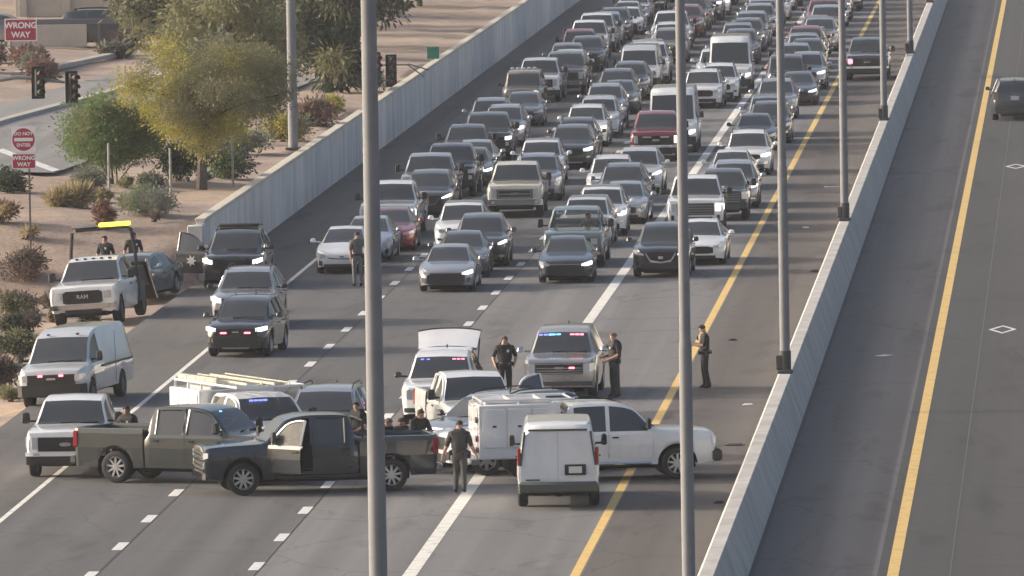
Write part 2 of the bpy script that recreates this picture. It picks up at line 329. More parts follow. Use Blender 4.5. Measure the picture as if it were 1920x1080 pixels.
def kerb(name, pts, w, h, m):
    b = MB()
    for (a, c) in zip(pts[:-1], pts[1:]):
        n = 8
        for k in range(n):
            q = [(a[0]+(c[0]-a[0])*t, a[1]+(c[1]-a[1])*t) for t in (k/n, (k+1)/n)]
            za = terr(*q[0]); zc = terr(*q[1])
            b.add([(q[0][0]-w/2, q[0][1], za), (q[0][0]+w/2, q[0][1], za), (q[1][0]+w/2, q[1][1], zc), (q[1][0]-w/2, q[1][1], zc),
                   (q[0][0]-w/2, q[0][1], za+h), (q[0][0]+w/2, q[0][1], za+h), (q[1][0]+w/2, q[1][1], zc+h), (q[1][0]-w/2, q[1][1], zc+h)],
                  [(0, 1, 2, 3), (4, 5, 6, 7), (0, 1, 5, 4), (1, 2, 6, 5), (2, 3, 7, 6), (3, 0, 4, 7)])
    return struct(obj(name, b.mesh(name, m, False)))
kerb('kerb', [(-43.1, 425), (-42.79, 433.5), (-41.0, 461), (-40.2, 482)], .45, .17, M_KERB)
kerb('kerb', [(-46.4, 478), (-45.2, 490), (-43.8, 506)], .5, .2, M_KERB)
b = MB(); b.add([(x, y, terr(x, y)+.075) for x, y in ((-40.7, 410.2), (-37.15, 395.2), (-37.0, 396.6), (-40.55, 411.8))], [(0, 1, 2, 3)])
obj('stop_line', b.mesh('stop_line', M_DASH, False), ramp)
# signs
M_SRED = mat('sign_red', (.42, .035, .07), .45); M_SWHT = mat('sign_white', (.88, .86, .86), .45); M_SBACK = mat('sign_aluminium', (.4, .4, .41), .45, .5)
M_WOOD = mat('weathered_post', (.16, .14, .12), .8)
def plate(w, h, r=.04, y=0, zc=0):
    pts = []
    for cx, cz, a0 in ((w/2-r, h/2-r, 0), (-w/2+r, h/2-r, 90), (-w/2+r, -h/2+r, 180), (w/2-r, -h/2+r, 270)):
        for k in range(4): pts.append((cx+r*math.cos(R(a0+30*k)), cz+r*math.sin(R(a0+30*k))))
    return pts
def slab(name, pts, y0, y1, m):
    b = MB(); n = len(pts); b.add([(x, y0, z) for x, z in pts]+[(x, y1, z) for x, z in pts], [tuple(range(n)), tuple(range(2*n-1, n-1, -1))]+[(i, n+i, n+(i+1) % n, (i+1) % n) for i in range(n)])
    return b.mesh(name, m, False)
def words(parent, s, size, z, y, bold=.012):
    o = obj('lettering', textmesh('lettering_'+s.replace(' ', '_').lower(), s, size, M_SWHT, .003, bold), parent, (0, y, z), (R(90), 0, 0)); return o
def sign_ww(x, y, zc, w, h, rz, label, legs):
    e = tag(empty('wrong_way_sign', (x, y, terr(x, y)), (0, 0, rz)), label, 'road sign'); z = zc-terr(x, y)
    p_ = obj('sign_panel', slab('sign_panel', plate(w, h), 0, .02, M_SWHT), e, (0, 0, z)); obj('red_face', slab('red_face', plate(w*.93, h*.90), -.006, .0, M_SRED), p_)
    words(p_, 'WRONG', h*.36, h*.19, -.010); words(p_, 'WAY', h*.36, -h*.22, -.010)
    for lx in legs:
        b = MB(); b.box((lx, .05, z/2+.1), (.06, .05, z+.2)); obj('post', b.mesh('post', M_STEEL, False), e)
    return e
sign_ww(-47.36, 490, 4.07, 1.47, 1.02, R(-4), 'red rectangular wrong way sign standing near the beige parapet', (-.45, .45))
e = tag(empty('do_not_enter_sign', (-35.16, 364, terr(-35.16, 364))), 'white square do not enter sign with red disc above a small wrong way plate', 'road sign'); tz = terr(-35.16, 364)
p_ = obj('sign_panel', slab('dne_panel', plate(.80, .86), 0, .02, M_SWHT), e, (0, 0, 4.82-tz))
obj('red_disc', slab('red_disc', [(.375*math.cos(2*math.pi*k/28), .375*math.sin(2*math.pi*k/28)) for k in range(28)], -.006, 0, M_SRED), p_)
obj('white_bar', slab('white_bar', plate(.62, .115, .01), -.010, -.006, M_SWHT), p_); words(p_, 'DO NOT', .155, .19, -.010, .004); words(p_, 'ENTER', .155, -.19, -.010, .004)
p2 = obj('sign_panel', slab('ww_small', plate(.78, .50), 0, .02, M_SWHT), e, (0, 0, 4.10-tz)); obj('red_face', slab('ww_small_red', plate(.74, .46), -.006, 0, M_SRED), p2)
words(p2, 'WRONG', .19, .10, -.010, .005); words(p2, 'WAY', .19, -.11, -.010, .005)
b = MB(); b.box((.17, .05, 1.45), (.06, .05, 3.4)); obj('post', b.mesh('post', M_WOOD, False), e)
# traffic signals on a mast arm
M_SIG = mat('signal_black', (.02, .02, .02), .6)
def head(parent, loc, n=3, tilt=0):
    b = MB(); b.box((0, .02, 0), (.50, .03, .33*n+.16), bev=.02); b.box((0, -.1, 0), (.30, .22, .33*n), bev=.03)
    h_ = obj('signal_head', b.mesh('signal_head', M_SIG), parent, loc, (0, 0, tilt))
    for k in range(n):
        z = .33*(n-1)/2-.33*k; b = MB(); b.lathe([(-.21, .10), (-.225, .07), (-.23, .0)], 12, 'Y'); obj('lens', b.mesh('lens', [M_TAIL, mat('amber_off', (.2, .12, .02), .3), mat('green_off', (.03, .12, .06), .3)][k % 3]), h_, (0, 0, z))
        b = MB(); n_ = 12; vs = []
        for yy in (-.2, -.42): vs += [(.125*math.cos(R(-20+220*i/(n_-1))), yy, .125*math.sin(R(-20+220*i/(n_-1)))) for i in range(n_)]
        b.add(vs, [(i, i+1, n_+i+1, n_+i) for i in range(n_-1)]); obj('visor', b.mesh('visor', M_SIG), h_, (0, 0, z))
    return h_
g0 = terr(-40.2, 393)
e = tag(empty('signal_mast', (-40.2, 393, g0)), 'steel mast arm carrying two black traffic signal heads over the ramp', 'traffic signal')
b = MB(); b.tube([(0, 0, 0), (0, 0, 3.0)], [.13, .11], 12); obj('pole', b.mesh('mast_pole', M_STEEL), e)
b = MB(); b.tube([(0, 0, 2.9), (.5, 0, 3.25), (1.4, 0, 3.40), (2.1, 0, 3.50), (3.0, 0, 3.40), (3.75, 0, 3.29)], [.09, .085, .08, .075, .06, .05], 10); obj('mast_arm', b.mesh('mast_arm', M_STEEL), e)
head(e, (2.82, -.12, 3.29), 3, R(25)); head(e, (4.02, -.1, 3.12), 3, R(35))
e = tag(empty('ramp_meter', (-30.45, 476, terr(-30.45, 476))), 'pair of black ramp signal heads on a bar behind the retaining wall', 'traffic signal'); tz = terr(-30.45, 476)
b = MB(); b.tube([(-.9, .1, 0), (-.9, .1, 1.6)], .06, 10); b.tube([(.0, .1, 0), (.0, .1, .9)], .05, 8); obj('pole', b.mesh('meter_pole', M_STEEL), e)
b = MB(); b.tube([(-1.0, .1, 2.80-tz), (1.3, .1, 2.80-tz)], .035, 8); b.tube([(1.25, .1, 2.80-tz), (1.95, .3, 2.25-tz)], .03, 8); b.tube([(1.25, .1, 2.84-tz), (2.15, .3, 2.55-tz)], .03, 8); obj('mast_arm', b.mesh('meter_arm', M_STEEL), e)
head(e, (-.13, -.05, 2.62-tz), 4, R(30)); head(e, (.54, -.05, 2.52-tz), 4, R(20))
b = MB(); b.box((0, 0, 0), (.55, .03, .55), bev=.01); e = tag(empty('guide_sign', (-29.95, 500, terr(-29.95, 500))), 'small plain green roadside sign peeking over the retaining wall', 'road sign')
obj('sign_panel', b.mesh('green_panel', mat('sign_green', (.02, .20, .13), .5)), e, (.45, 0, .45)); b = MB(); b.box((.45, .04, .3), (.05, .05, .6)); obj('post', b.mesh('post', M_STEEL), e)
# fence posts
M_POST = mat('post_grey', (.33, .33, .30), .7)
for (x, y, h, nm) in ((-33.89, 381.5, 1.75, 'slender pale post in front of the big green shrub'), (-31.94, 383.9, 1.5, 'slim brown post between the green shrub and the tree trunk'), (-30.22, 390, 1.8, 'pale post on the far side of the yellow tree trunk')):
    b = MB(); b.tube([(0, 0, -.1), (0, 0, h)], [.045, .04], 8); b.tube([(0, 0, h), (0, 0, h+.04)], [.055, .02], 8); b.box((0, -.05, h*.62), (.10, .03, .05))
    tag(obj('fence_post', b.mesh('fence_post', M_POST), None, (x, y, terr(x, y))), nm, 'post', 'slender posts on the dirt bank')
# steel pole behind the wall and two thin far poles
for (x, y, r, h, nm) in ((-29.95, 416.5, .19, 15, 'thick grey steel pole rising just behind the retaining wall'), (-38.75, 560, .10, 9, 'white pole standing among the far trees near the wall'), (-47.4, 560, .08, 9, 'thin pale pole in front of the far trees by the ramp')):
    e = tag(empty('steel_pole', (x, y, terr(x, y))), nm, 'pole'); b = MB(); b.tube([(0, 0, -.2), (0, 0, h)], [r, r*.8], 16); obj('shaft', b.mesh('shaft', M_STEEL), e)
    b = MB(); b.box((0, 0, .03), (r*3, r*3, .08), bev=.01); obj('base_plate', b.mesh('base_plate', M_TRIM), e)
# beige parapet and wall in the far corner
M_BEIGE = mat('beige_block', (.46, .43, .39), .9, noise=(1.5, (.38, .35, .32), .4, .7)); M_BAND = mat('steel_rail', (.13, .14, .17), .6, .3)
e = tag(empty('parapet', (-48.3, 512, terr(-48.3, 512))), 'low beige parapet with a dark rail below the far parked cars', 'wall')
b = MB(); b.box((.1, 0, .50), (3.6, .3, 1.06), bev=.02); obj('wall_body', b.mesh('wall_body', M_BEIGE), e)
b = MB(); b.box((-.4, 0, 1.15), (9.4, .12, .26), bev=.02); obj('rail', b.mesh('rail', M_BAND), e)
for k in range(7):
    b = MB(); b.box((-4.8+1.45*k, .16, .5), (.12, .1, 1.1)); obj('rail_post', b.mesh('rail_post', M_BAND), e)
e = tag(empty('garden_wall', (-51.0, 552, terr(-51, 552))), 'pale beige garden wall behind the far parked cars', 'wall')
b = MB(); b.box((0, 0, .8), (5.2, .25, 1.7), bev=.02); obj('wall_body', b.mesh('garden_body', M_BEIGE), e); b = MB(); b.box((0, 0, 1.7), (5.3, .35, .12), bev=.02); obj('wall_cap', b.mesh('wall_cap', M_COPE), e)
for k in range(3):
    b = MB(); b.box((-2.2+2.2*k, -.05, .95), (.4, .4, 2.1), bev=.02); obj('pilaster', b.mesh('pilaster', M_BEIGE), e)
# ================================================================ VEHICLE KIT
# local frame: front towards -Y, +X is the driver's side, ground at z = 0; u runs from the nose to the tail
WHEELS = {}
def wheel_meshes(r, tw, style):
    k = (round(r, 3), round(tw, 3), style)
    if k in WHEELS: return WHEELS[k]
    h = tw/2; b = MB()
    b.lathe([(h-.02, r*.64), (h, r*.70), (h, r*.86), (h-.03, r*.97), (h*.4, r), (-h*.4, r), (-h+.03, r*.97), (-h, r*.86), (-h, r*.66)], 28)
    b.lathe([(-h, r*.66), (-h*.3, r*.62)], 28)
    ty = b.mesh('tyre', M_TYRE)
    b = MB(); rr = r*.655
    b.lathe([(h-.015, rr), (h-.005, rr*.96), (h-.03, rr*.90), (-.02, rr*.86)], 28)
    b.lathe([(.0, rr*.88), (-.01, .0)], 20, mi=1)
    ns = {'five': 5, 'six': 6, 'multi': 9, 'steel': 8}[style]; wsp = {'five': .10, 'six': .085, 'multi': .05, 'steel': .11}[style]*r/.36
    for i in range(ns):
        a = 2*math.pi*i/ns; rot = Matrix.Rotation(a, 3, 'X')
        b.box(rot @ Vector((h-.045, 0, rr*.53)), (.035, wsp, rr*.86), rot, 0, bev=.008, taper=1.0)
    b.lathe([(h-.02, .0), (h-.02, .05), (h-.05, .075), (h-.09, .08)], 14)
    rim = b.mesh('rim', [M_ALU if style != 'steel' else M_DRIM, M_UND])
    WHEELS[k] = (ty, rim); return WHEELS[k]

def build(S):
    """returns a list of part records: dict(key,name,mesh,parent,loc,paint)"""
    L, W = S['L'], S['W']; fo, wb, wr = S['fo'], S['wb'], S['wr']; tw = S.get('tw', .24); zb0 = S['zb']
    top, belt, wf, wt = pchip(S['top']), pchip(S['belt']), pchip(S['w']), pchip(S['wt'])
    end = S.get('end', L); cowl, head_, rh, rd = S['cowl'], S['header'], S['rhead'], S['rdeck']
    ra = wr+S.get('archgap', .07); axles = [fo, fo+wb]
    def zb(u):
        z = zb0 + (.06*max(0, 1-u/.35) if u < .35 else 0)
        for a in axles:
            if abs(u-a) < ra: z = max(z, wr+math.sqrt(ra*ra-(u-a)**2))
        return z
    us = {0, .03, .08, .16, .28, .45, cowl, head_, rh, rd, end}
    for a in axles:
        for k in range(13): us.add(a-ra*math.cos(math.pi*k/12)); us.add(a-ra*1.001); us.add(a+ra*1.001)
    for w0, w1 in S['windows']+S['doors']: us |= {w0, w1}
    for w0, w1 in S.get('sunroof', []): us |= {w0, w1}
    for k in range(1, 5): us.add(cowl+(head_-cowl)*k/5); us.add(rh+(rd-rh)*k/5)
    k = .5
    while k < end: us.add(k); k += .22
    for q in (.03, .1, .2): us.add(end-q)
    us = sorted(u for u in us if 0 <= u <= end); st = [us[0]]
    for u in us[1:]:
        if u-st[-1] > .012: st.append(u)
        elif u == end: st[-1] = u
    dr = S.get('drop', .055)
    def sec(u):
        w = wf(u); z0 = zb(u); be = belt(u); tp = top(u); we = min(wt(u), w-.035)
        z1 = max(zb0+.17, z0+.03); z2 = max(zb0+(be-zb0)*.60, z1+.03); z3 = max(be-.085, z2+.02); z4 = max(be, z3+.02)
        cab = ss(cowl-.05, cowl+.25, u)*(1-ss(rd-.2, rd+.05, u)) if not S.get('van') else ss(cowl-.05, cowl+.25, u)
        z5 = max(tp-.022-dr*cab, z4+.006); tp = max(tp, z5+.01)
        in4 = .05+.0*cab
        tuck = .05
        return [(w-tuck, z0), (w-.028, z1), (w, z2), (w-.014, z3), (max(w-in4, we+.004), z4), (we, z5), (we*.915, max(tp-.012, z5+.006)), (we*.5, tp), (0, tp+.012)]
    secs = [sec(u) for u in st]
    V = lambda i, j, s: (s*secs[i][j][0], st[i]-L/2, secs[i][j][1])
    G = {}; par = {}
    def grp(key):
        if key not in G: G[key] = MB()
        return G[key]
    def inside(u, ivs):
        for k, (a, b_) in enumerate(ivs):
            if a-1e-4 <= u <= b_+1e-4: return k
        return -1
    for i in range(len(st)-1):
        um = (st[i]+st[i+1])/2
        if st[i+1]-st[i] < 1e-5: continue
        for j in range(8):
            for s in (-1, 1):
                q = [V(i, j, s), V(i+1, j, s), V(i+1, j+1, s), V(i, j+1, s)]
                if s < 0: q = q[::-1]
                key = 'body'
                dk = inside(um, S['doors'])
                if 1 <= j <= 3 and dk >= 0: key = ('door', s, dk)
                if j == 4 and cowl < um < rd:
                    k_ = inside(um, S['windows'])
                    if k_ >= 0: key = ('win', s, k_)
                if j >= 6 and cowl < um < head_: key = 'windshield'
                elif j >= 6 and rh < um < rd and not S.get('van'): key = 'rear_window'
                elif j >= 6 and inside(um, S.get('sunroof', [])) >= 0: key = 'sunroof'
                elif j >= 5 and .04 < um < cowl: key = 'hood'
                grp(key).add(q, [(0, 1, 2, 3)])
        q = [V(i, 0, -1), V(i+1, 0, -1), V(i+1, 0, 1), V(i, 0, 1)]; grp('under').add(q, [(0, 1, 2, 3)])
    for i in (0, len(st)-1):                                       # nose and tail caps
        for j in range(8):
            q = [V(i, j, -1), V(i, j, 1), V(i, j+1, 1), V(i, j+1, -1)]
            grp('body').add(q if i else q[::-1], [(0, 1, 2, 3)])
    parts = []
    def put(key, name, mesh, parent=None, loc=(0, 0, 0), paintit=False): parts.append(dict(key=key, name=name, mesh=mesh, parent=parent, loc=loc, paint=paintit))
    P0 = MATS['paint_white']; vn = S['name']
    # chassis pan
    G['under'].box((0, fo+wb/2-L/2, zb0+.04), (W*.62, wb+1.0, .30)); [G['under'].box((0, a_-L/2, (zb0+wr+ra)/2-.01), (W-2*tw-.16, 2*ra-.02, wr+ra-zb0)) for a_ in axles if a_ < end]; G['under'].box((0, fo-L/2, wr+.02), (W-.5, .12, .14)); G['under'].box((0, fo+wb-L/2, wr), (W-.5, .16, .16))
    put('body', S.get('bodyname', 'body'), G.pop('body').mesh(vn+'_body', P0, ang=S.get('ang', 38)), paintit=True)
    put('hood', 'hood', G.pop('hood').mesh(vn+'_hood', P0, ang=38), paintit=True)
    put('under', 'underbody', G.pop('under').mesh(vn+'_under', M_UND, False))
    put('windshield', 'windshield', G.pop('windshield').mesh(vn+'_ws', M_WIND))
    for k_ in ('rear_window', 'sunroof'):
        if k_ in G: put(k_, k_, G.pop(k_).mesh(vn+'_'+k_, M_GLASS))
    for key in [k for k in G if k[0] == 'door']:
        _, s, d = key; u0 = S['doors'][d][0]; hx = s*(wf(u0)-.02); hy = u0-L/2; u1 = S['doors'][d][1]; mbx = G[key]
        c = (u0+u1)/2-L/2; sc = 1-.012/(u1-u0)
        mbx.v = [(x+s*.004-hx, (y-c)*sc+c-hy, z) for x, y, z in mbx.v]
        if S.get('rich'):                                          # inner skin so an open door has thickness
            inner = [(x-s*.07, y, z) for x, y, z in mbx.v]; n0 = len(mbx.v); nf = len(mbx.f)
            mbx.v += inner; mbx.f += [tuple(i+n0 for i in reversed(f)) for f in mbx.f[:nf]]; mbx.m += [0]*nf
        put(key, 'door', mbx.mesh(vn+'_door', P0, ang=38, recalc=False), None, (hx, hy, 0), True)
        zh = belt((u0+u1)/2)-.15; b = MB(); uu = u1-.18; b.box((s*(wf(uu)+.018)-hx, uu-L/2-hy, zh), (.045, .17, .035), bev=.012)
        put(('handle', s, d), 'door_handle', b.mesh(vn+'_handle', M_BLK if S.get('blackhandle', True) else P0), key)
    for key in [k for k in G if k[0] == 'win']:
        _, s, k_ = key; mid = sum(S['windows'][k_])/2; d = inside(mid, S['doors']); mbx = G[key]
        if d >= 0:
            u0 = S['doors'][d][0]; hx = s*(wf(u0)-.02); hy = u0-L/2; mbx.v = [(x-hx, y-hy, z) for x, y, z in mbx.v]
            put(key, 'window', mbx.mesh(vn+'_win', M_GLASS, recalc=False), ('door', s, d))
        else: put(key, 'window', mbx.mesh(vn+'_win', M_GLASS, recalc=False))
    if S.get('rich'):
        for (a_, c_) in S['windows'][:2]:
            d = inside((a_+c_)/2, S['doors'])
            if d < 0: continue
            for s in (-1, 1):
                u0 = S['doors'][d][0]; hx = s*(wf(u0)-.02); hy = u0-L/2; b = MB(); pts = []
                for k in range(7):
                    u = a_+(c_-a_)*k/6; q = sec(u)[5]; pts.append((s*q[0]-hx, u-L/2-hy, q[1]))
                q0 = sec(a_)[4]; q1 = sec(c_)[4]
                pts = [(s*q0[0]-hx, a_-L/2-hy, q0[1])]+pts+[(s*q1[0]-hx, c_-L/2-hy, q1[1])]
                b.tube(pts, .034, 6); put(('frame', s, d), 'window_frame', b.mesh(vn+'_frame', P0), ('door', s, d), paintit=True)
        b = MB(); b.box((0, (cowl+.25+rh)/2-L/2, (zb0+.2+belt(rh))/2), (W*.80, rh-cowl-.1, belt(rh)-zb0-.25)); put('cabin', 'interior', b.mesh(vn+'_cabin', M_UND, False))
    # lamps, grille and trim as raised strips that follow the nose or tail
    def inv(l, rear):
        l = abs(l); lo, hi = (0, .7) if not rear else (end, end-.7)
        if wf(lo) >= l: return lo
        a, c = lo, hi
        for _ in range(24):
            m = (a+c)/2
            if wf(m) < l: a = m
            else: c = m
        return (a+c)/2
    def strip(name, cols, off, m, rear=False, parent=None, key=None, back=.05):
        b = MB(); sg = 1 if rear else -1; front = []; rearv = []
        dens = []
        for (a, c) in zip(cols[:-1], cols[1:]):
            n = max(1, int(abs(c[0]-a[0])/.12))
            for k in range(n): t = k/n; dens.append(tuple(a[q]+(c[q]-a[q])*t for q in range(3)))
        dens.append(cols[-1])
        for (l, zl, zh) in dens:
            u = inv(l, rear); e = .02; du = (inv(abs(l)+e, rear)-inv(max(0, abs(l)-e), rear))/(2*e)
            nl = abs(du); nn = math.hypot(1, nl); ox = math.copysign(nl/nn*off, l); oy = sg*off/nn
            for z in (zl, zh):
                front.append((l+ox, u-L/2+oy, z)); rearv.append((l-ox*back/off if off else l, u-L/2-sg*back, z))
        n = len(dens); F_ = []
        for i in range(n-1):
            F_.append((2*i, 2*i+2, 2*i+3, 2*i+1)); o_ = 2*n
            F_.append((2*i, 2*i+2, o_+2*i+2, o_+2*i)); F_.append((2*i+1, 2*i+3, o_+2*i+3, o_+2*i+1))
        F_.append((0, 1, 2*n+1, 2*n)); F_.append((2*n-2, 2*n-1, 4*n-1, 4*n-2))
        b.add(front+rearv, F_); put(key or name, name, b.mesh(vn+'_'+name, m, True, 30), parent)
    for it in S['front']: 
        nm, m, cols, off = it[:4]; sym = len(it) > 4 and it[4]
        if sym:
            for s in (1, -1): strip(nm, [(s*l, a, c) for l, a, c in cols], off, m, key=(nm, s))
        else: strip(nm, cols, off, m, parent=it[5] if len(it) > 5 else None, key=it[6] if len(it) > 6 else None)
    for it in S.get('rear', []):
        nm, m, cols, off = it[:4]
        if len(it) > 4 and it[4]:
            for s in (1, -1): strip(nm, [(s*l, a, c) for l, a, c in cols], off, m, True, key=('r', nm, s))
        else: strip(nm, cols, off, m, True, key=('r', nm))
    # mirrors, wipers, roof rails, wheels
    um = cowl+S.get('mirror_u', .28); bs = S.get('mirror', (.20, .14, .16)); zm = belt(um)+.05+bs[2]/2
    for s in (-1, 1):
        b = MB(); x = s*(wf(um)+.10+bs[0]/2-.05); b.box((x, um-L/2-.02, zm), bs, bev=.04, taper=.86); b.box((s*(wf(um)+.02), um-L/2+.02, zm-bs[2]*.3), (.24, .05, .05))
        put(('mirror', s), 'side_mirror', b.mesh(vn+'_mirror', P0 if S.get('mirrorpaint') else M_BLK), paintit=S.get('mirrorpaint', False))
    if S.get('wipers', True):
        b = MB(); u0 = cowl+.05; z0 = top(u0)+.02
        for s in (-.28, .22):
            a = Vector((s, u0-L/2-.02, z0)); c = Vector((s+.48, cowl+.09-L/2, top(cowl+.09)+.015)); b.tube([a, c], .012, 5)
        put('wiper', 'wiper', b.mesh(vn+'_wiper', M_BLK))
    if S.get('rails'):
        for s in (-1, 1):
            r0, r1 = S['rails']; b = MB(); pts = []
            for k in range(7):
                u = r0+(r1-r0)*k/6; pts.append((s*(wt(u)*.93), u-L/2, top(u)+(.055 if 0 < k < 6 else 0)))
            b.tube(pts, .02, 6); put(('rail', s), 'roof_rail', b.mesh(vn+'_rail', S.get('railmat', M_BLK)))
    if S.get('antenna'):
        b = MB(); u = S['antenna']; b.box((0, u-L/2, top(u)+.04), (.05, .16, .09), bev=.02, taper=.5); put('antenna', 'roof_antenna', b.mesh(vn+'_ant', M_BLK))
    ty, rim = wheel_meshes(wr, tw, S.get('wheel', 'five'))
    for a in axles:
        for s in (-1, 1): put(('wheel', s, a), 'wheel', ('W', ty, rim), None, (s*(W/2-tw/2-.015), a-L/2, wr))
    # pickup box
    if 'bed' in S:
        b0, rail, fl = S['bed']; us = sorted({b0, L-.04, b0+.02} | {axles[1]-ra*math.cos(math.pi*k/12) for k in range(13)} | {axles[1]-ra*1.002, axles[1]+ra*1.002} | {b0+.3, L-.25, L-.12})
        b = MB(); rows = []
        for u in us:
            w = W/2-.005-(.03 if u > L-.1 else 0); z0 = zb(u)
            rows.append([(w-.05, z0), (w-.026, max(zb0+.17, z0+.03)), (w, max(zb0+.5, z0+.06)), (w-.012, rail-.12), (w-.03, rail), (w-.12, rail+.005), (w-.14, rail-.06), (w-.16, fl), (0, fl)])
        for i in range(len(us)-1):
            for j in range(8):
                for s in (-1, 1):
                    q = [(s*rows[i][j][0], us[i]-L/2, rows[i][j][1]), (s*rows[i+1][j][0], us[i+1]-L/2, rows[i+1][j][1]), (s*rows[i+1][j+1][0], us[i+1]-L/2, rows[i+1][j+1][1]), (s*rows[i][j+1][0], us[i]-L/2, rows[i][j+1][1])]
                    b.add(q if s > 0 else q[::-1], [(0, 1, 2, 3)], 1 if j >= 6 else 0)
        b.box((0, b0-L/2+.02, (rail+zb0)/2+.1), (W-.14, .04, rail-zb0-.25), mi=0)
        put('bed', 'bed', b.mesh(vn+'_bed', [P0, M_TRIM], recalc=False), paintit=True)
        b = MB(); b.box((0, L/2-.05, (rail+fl)/2-.06), (W-.16, .07, rail-fl+.14), bev=.02); put('tailgate', 'tailgate', b.mesh(vn+'_gate', P0), 'bed', paintit=True)
        b = MB(); b.box((0, L/2+.04, zb0+.17), (W-.1, .16, .2), bev=.04); put('rbumper', 'rear_bumper', b.mesh(vn+'_rb', S.get('bumpermat', M_CHR)))
        for s in (-1, 1):
            b = MB(); b.box((s*(W/2-.04), L/2-.06, rail-.27), (.10, .13, .42), bev=.03); put(('tail', s), 'tail_light', b.mesh(vn+'_tail', M_TAIL))
    return parts

def spawn(name, parts, loc, yaw, pm, label=None, cat=None, group=None, roll=0, pitch=0, skip=(), openrot=None, matmap=None, scale=1.0, lit=False):
    root = empty(name, loc, (pitch, roll, yaw)); root.scale = (scale,)*3; made = {}
    if label: tag(root, label, cat, group)
    for p_ in parts:
        if p_['key'] in skip or p_['parent'] in skip or p_['name'] in skip: continue
        par = made.get(p_['parent'], root)
        if isinstance(p_['mesh'], tuple):
            o = obj('wheel', p_['mesh'][1], root, p_['loc']); r_ = obj('rim', p_['mesh'][2], o)
            if p_['loc'][0] < 0: o.rotation_euler = (0, 0, math.pi)
        else:
            o = obj(p_['name'], p_['mesh'], par, p_['loc'], None, pm if p_['paint'] else None)
            mm = (matmap or {}).get(p_['name'])
            if lit and p_['name'] == 'headlight' and (lit is True or p_['key'] == ('headlight', 1)): mm = M_LIT
            if mm is not None: o.material_slots[0].link = 'OBJECT'; o.material_slots[0].material = mm
        if openrot and p_['key'] in openrot: o.rotation_euler = (0, 0, openrot[p_['key']])
        made[p_['key']] = o
    root['_k'] = 0; del root['_k']
    return root, made
def sc(K, f=1.0, g=1.0): return [(u*f, z*g) for u, z in K]

SPEC = {}
def sedan(name, grille, **kw):
    S = dict(name=name, L=4.75, W=1.84, fo=.92, wb=2.76, wr=.335, tw=.23, zb=.20, cowl=1.28, header=2.12, rhead=3.55, rdeck=4.18,
      top=[(0, .60), (.05, .70), (.28, .78), (.8, .87), (1.28, .945), (2.12, 1.36), (2.45, 1.425), (2.85, 1.44), (3.2, 1.425), (3.55, 1.36), (4.18, 1.07), (4.55, 1.03), (4.7, .95), (4.75, .82)],
      belt=[(0, .54), (.3, .72), (1.28, .90), (2.2, .925), (3.5, .96), (4.2, .985), (4.6, .94), (4.75, .74)],
      w=[(0, .64), (.05, .74), (.16, .83), (.4, .895), (.9, .92), (3.9, .92), (4.4, .88), (4.65, .80), (4.75, .70)],
      wt=[(0, .58), (.16, .70), (.5, .75), (1.28, .755), (2.12, .61), (2.85, .59), (3.55, .585), (4.18, .70), (4.6, .70), (4.75, .6)],
      windows=[(1.5, 2.5), (2.58, 3.42), (3.48, 3.75)], doors=[(1.42, 2.54), (2.54, 3.46)], front=grille, mirrorpaint=True, wheel='five',
      rear=[('tail_light', M_TAIL, [(.42, .80, .92), (.80, .78, .92)], .02, True), ('rear_bumper', M_TRIM, [(-.62, .30, .48), (.62, .30, .48)], .03)])
    S.update(kw); SPEC[name] = build(S); return S
def suv(name, grille, **kw):
    S = dict(name=name, L=4.72, W=1.90, fo=.92, wb=2.75, wr=.365, tw=.24, zb=.25, cowl=1.22, header=1.95, rhead=4.28, rdeck=4.62,
      top=[(0, .78), (.05, .90), (.3, .99), (.8, 1.055), (1.22, 1.10), (1.95, 1.58), (2.3, 1.665), (2.8, 1.70), (3.8, 1.675), (4.28, 1.60), (4.62, 1.16), (4.68, 1.05), (4.72, .90)],
      belt=[(0, .70), (.3, .92), (1.22, 1.06), (3.5, 1.10), (4.5, 1.13), (4.72, .84)],
      w=[(0, .70), (.05, .79), (.16, .88), (.4, .93), (.9, .95), (4.0, .95), (4.45, .91), (4.65, .84), (4.72, .76)],
      wt=[(0, .66), (.16, .76), (.5, .79), (1.22, .80), (1.95, .69), (2.8, .67), (4.28, .65), (4.62, .74), (4.72, .7)],
      windows=[(1.42, 2.40), (2.48, 3.30), (3.38, 4.2)], doors=[(1.36, 2.44), (2.44, 3.36)], front=grille, mirrorpaint=True, wheel='five', rails=(2.05, 4.0), antenna=3.9,
      rear=[('tail_light', M_TAIL, [(.60, .88, 1.12), (.84, .86, 1.14)], .02, True), ('rear_bumper', M_TRIM, [(-.7, .32, .55), (.7, .32, .55)], .04)])
    S.update(kw); SPEC[name] = build(S); return S
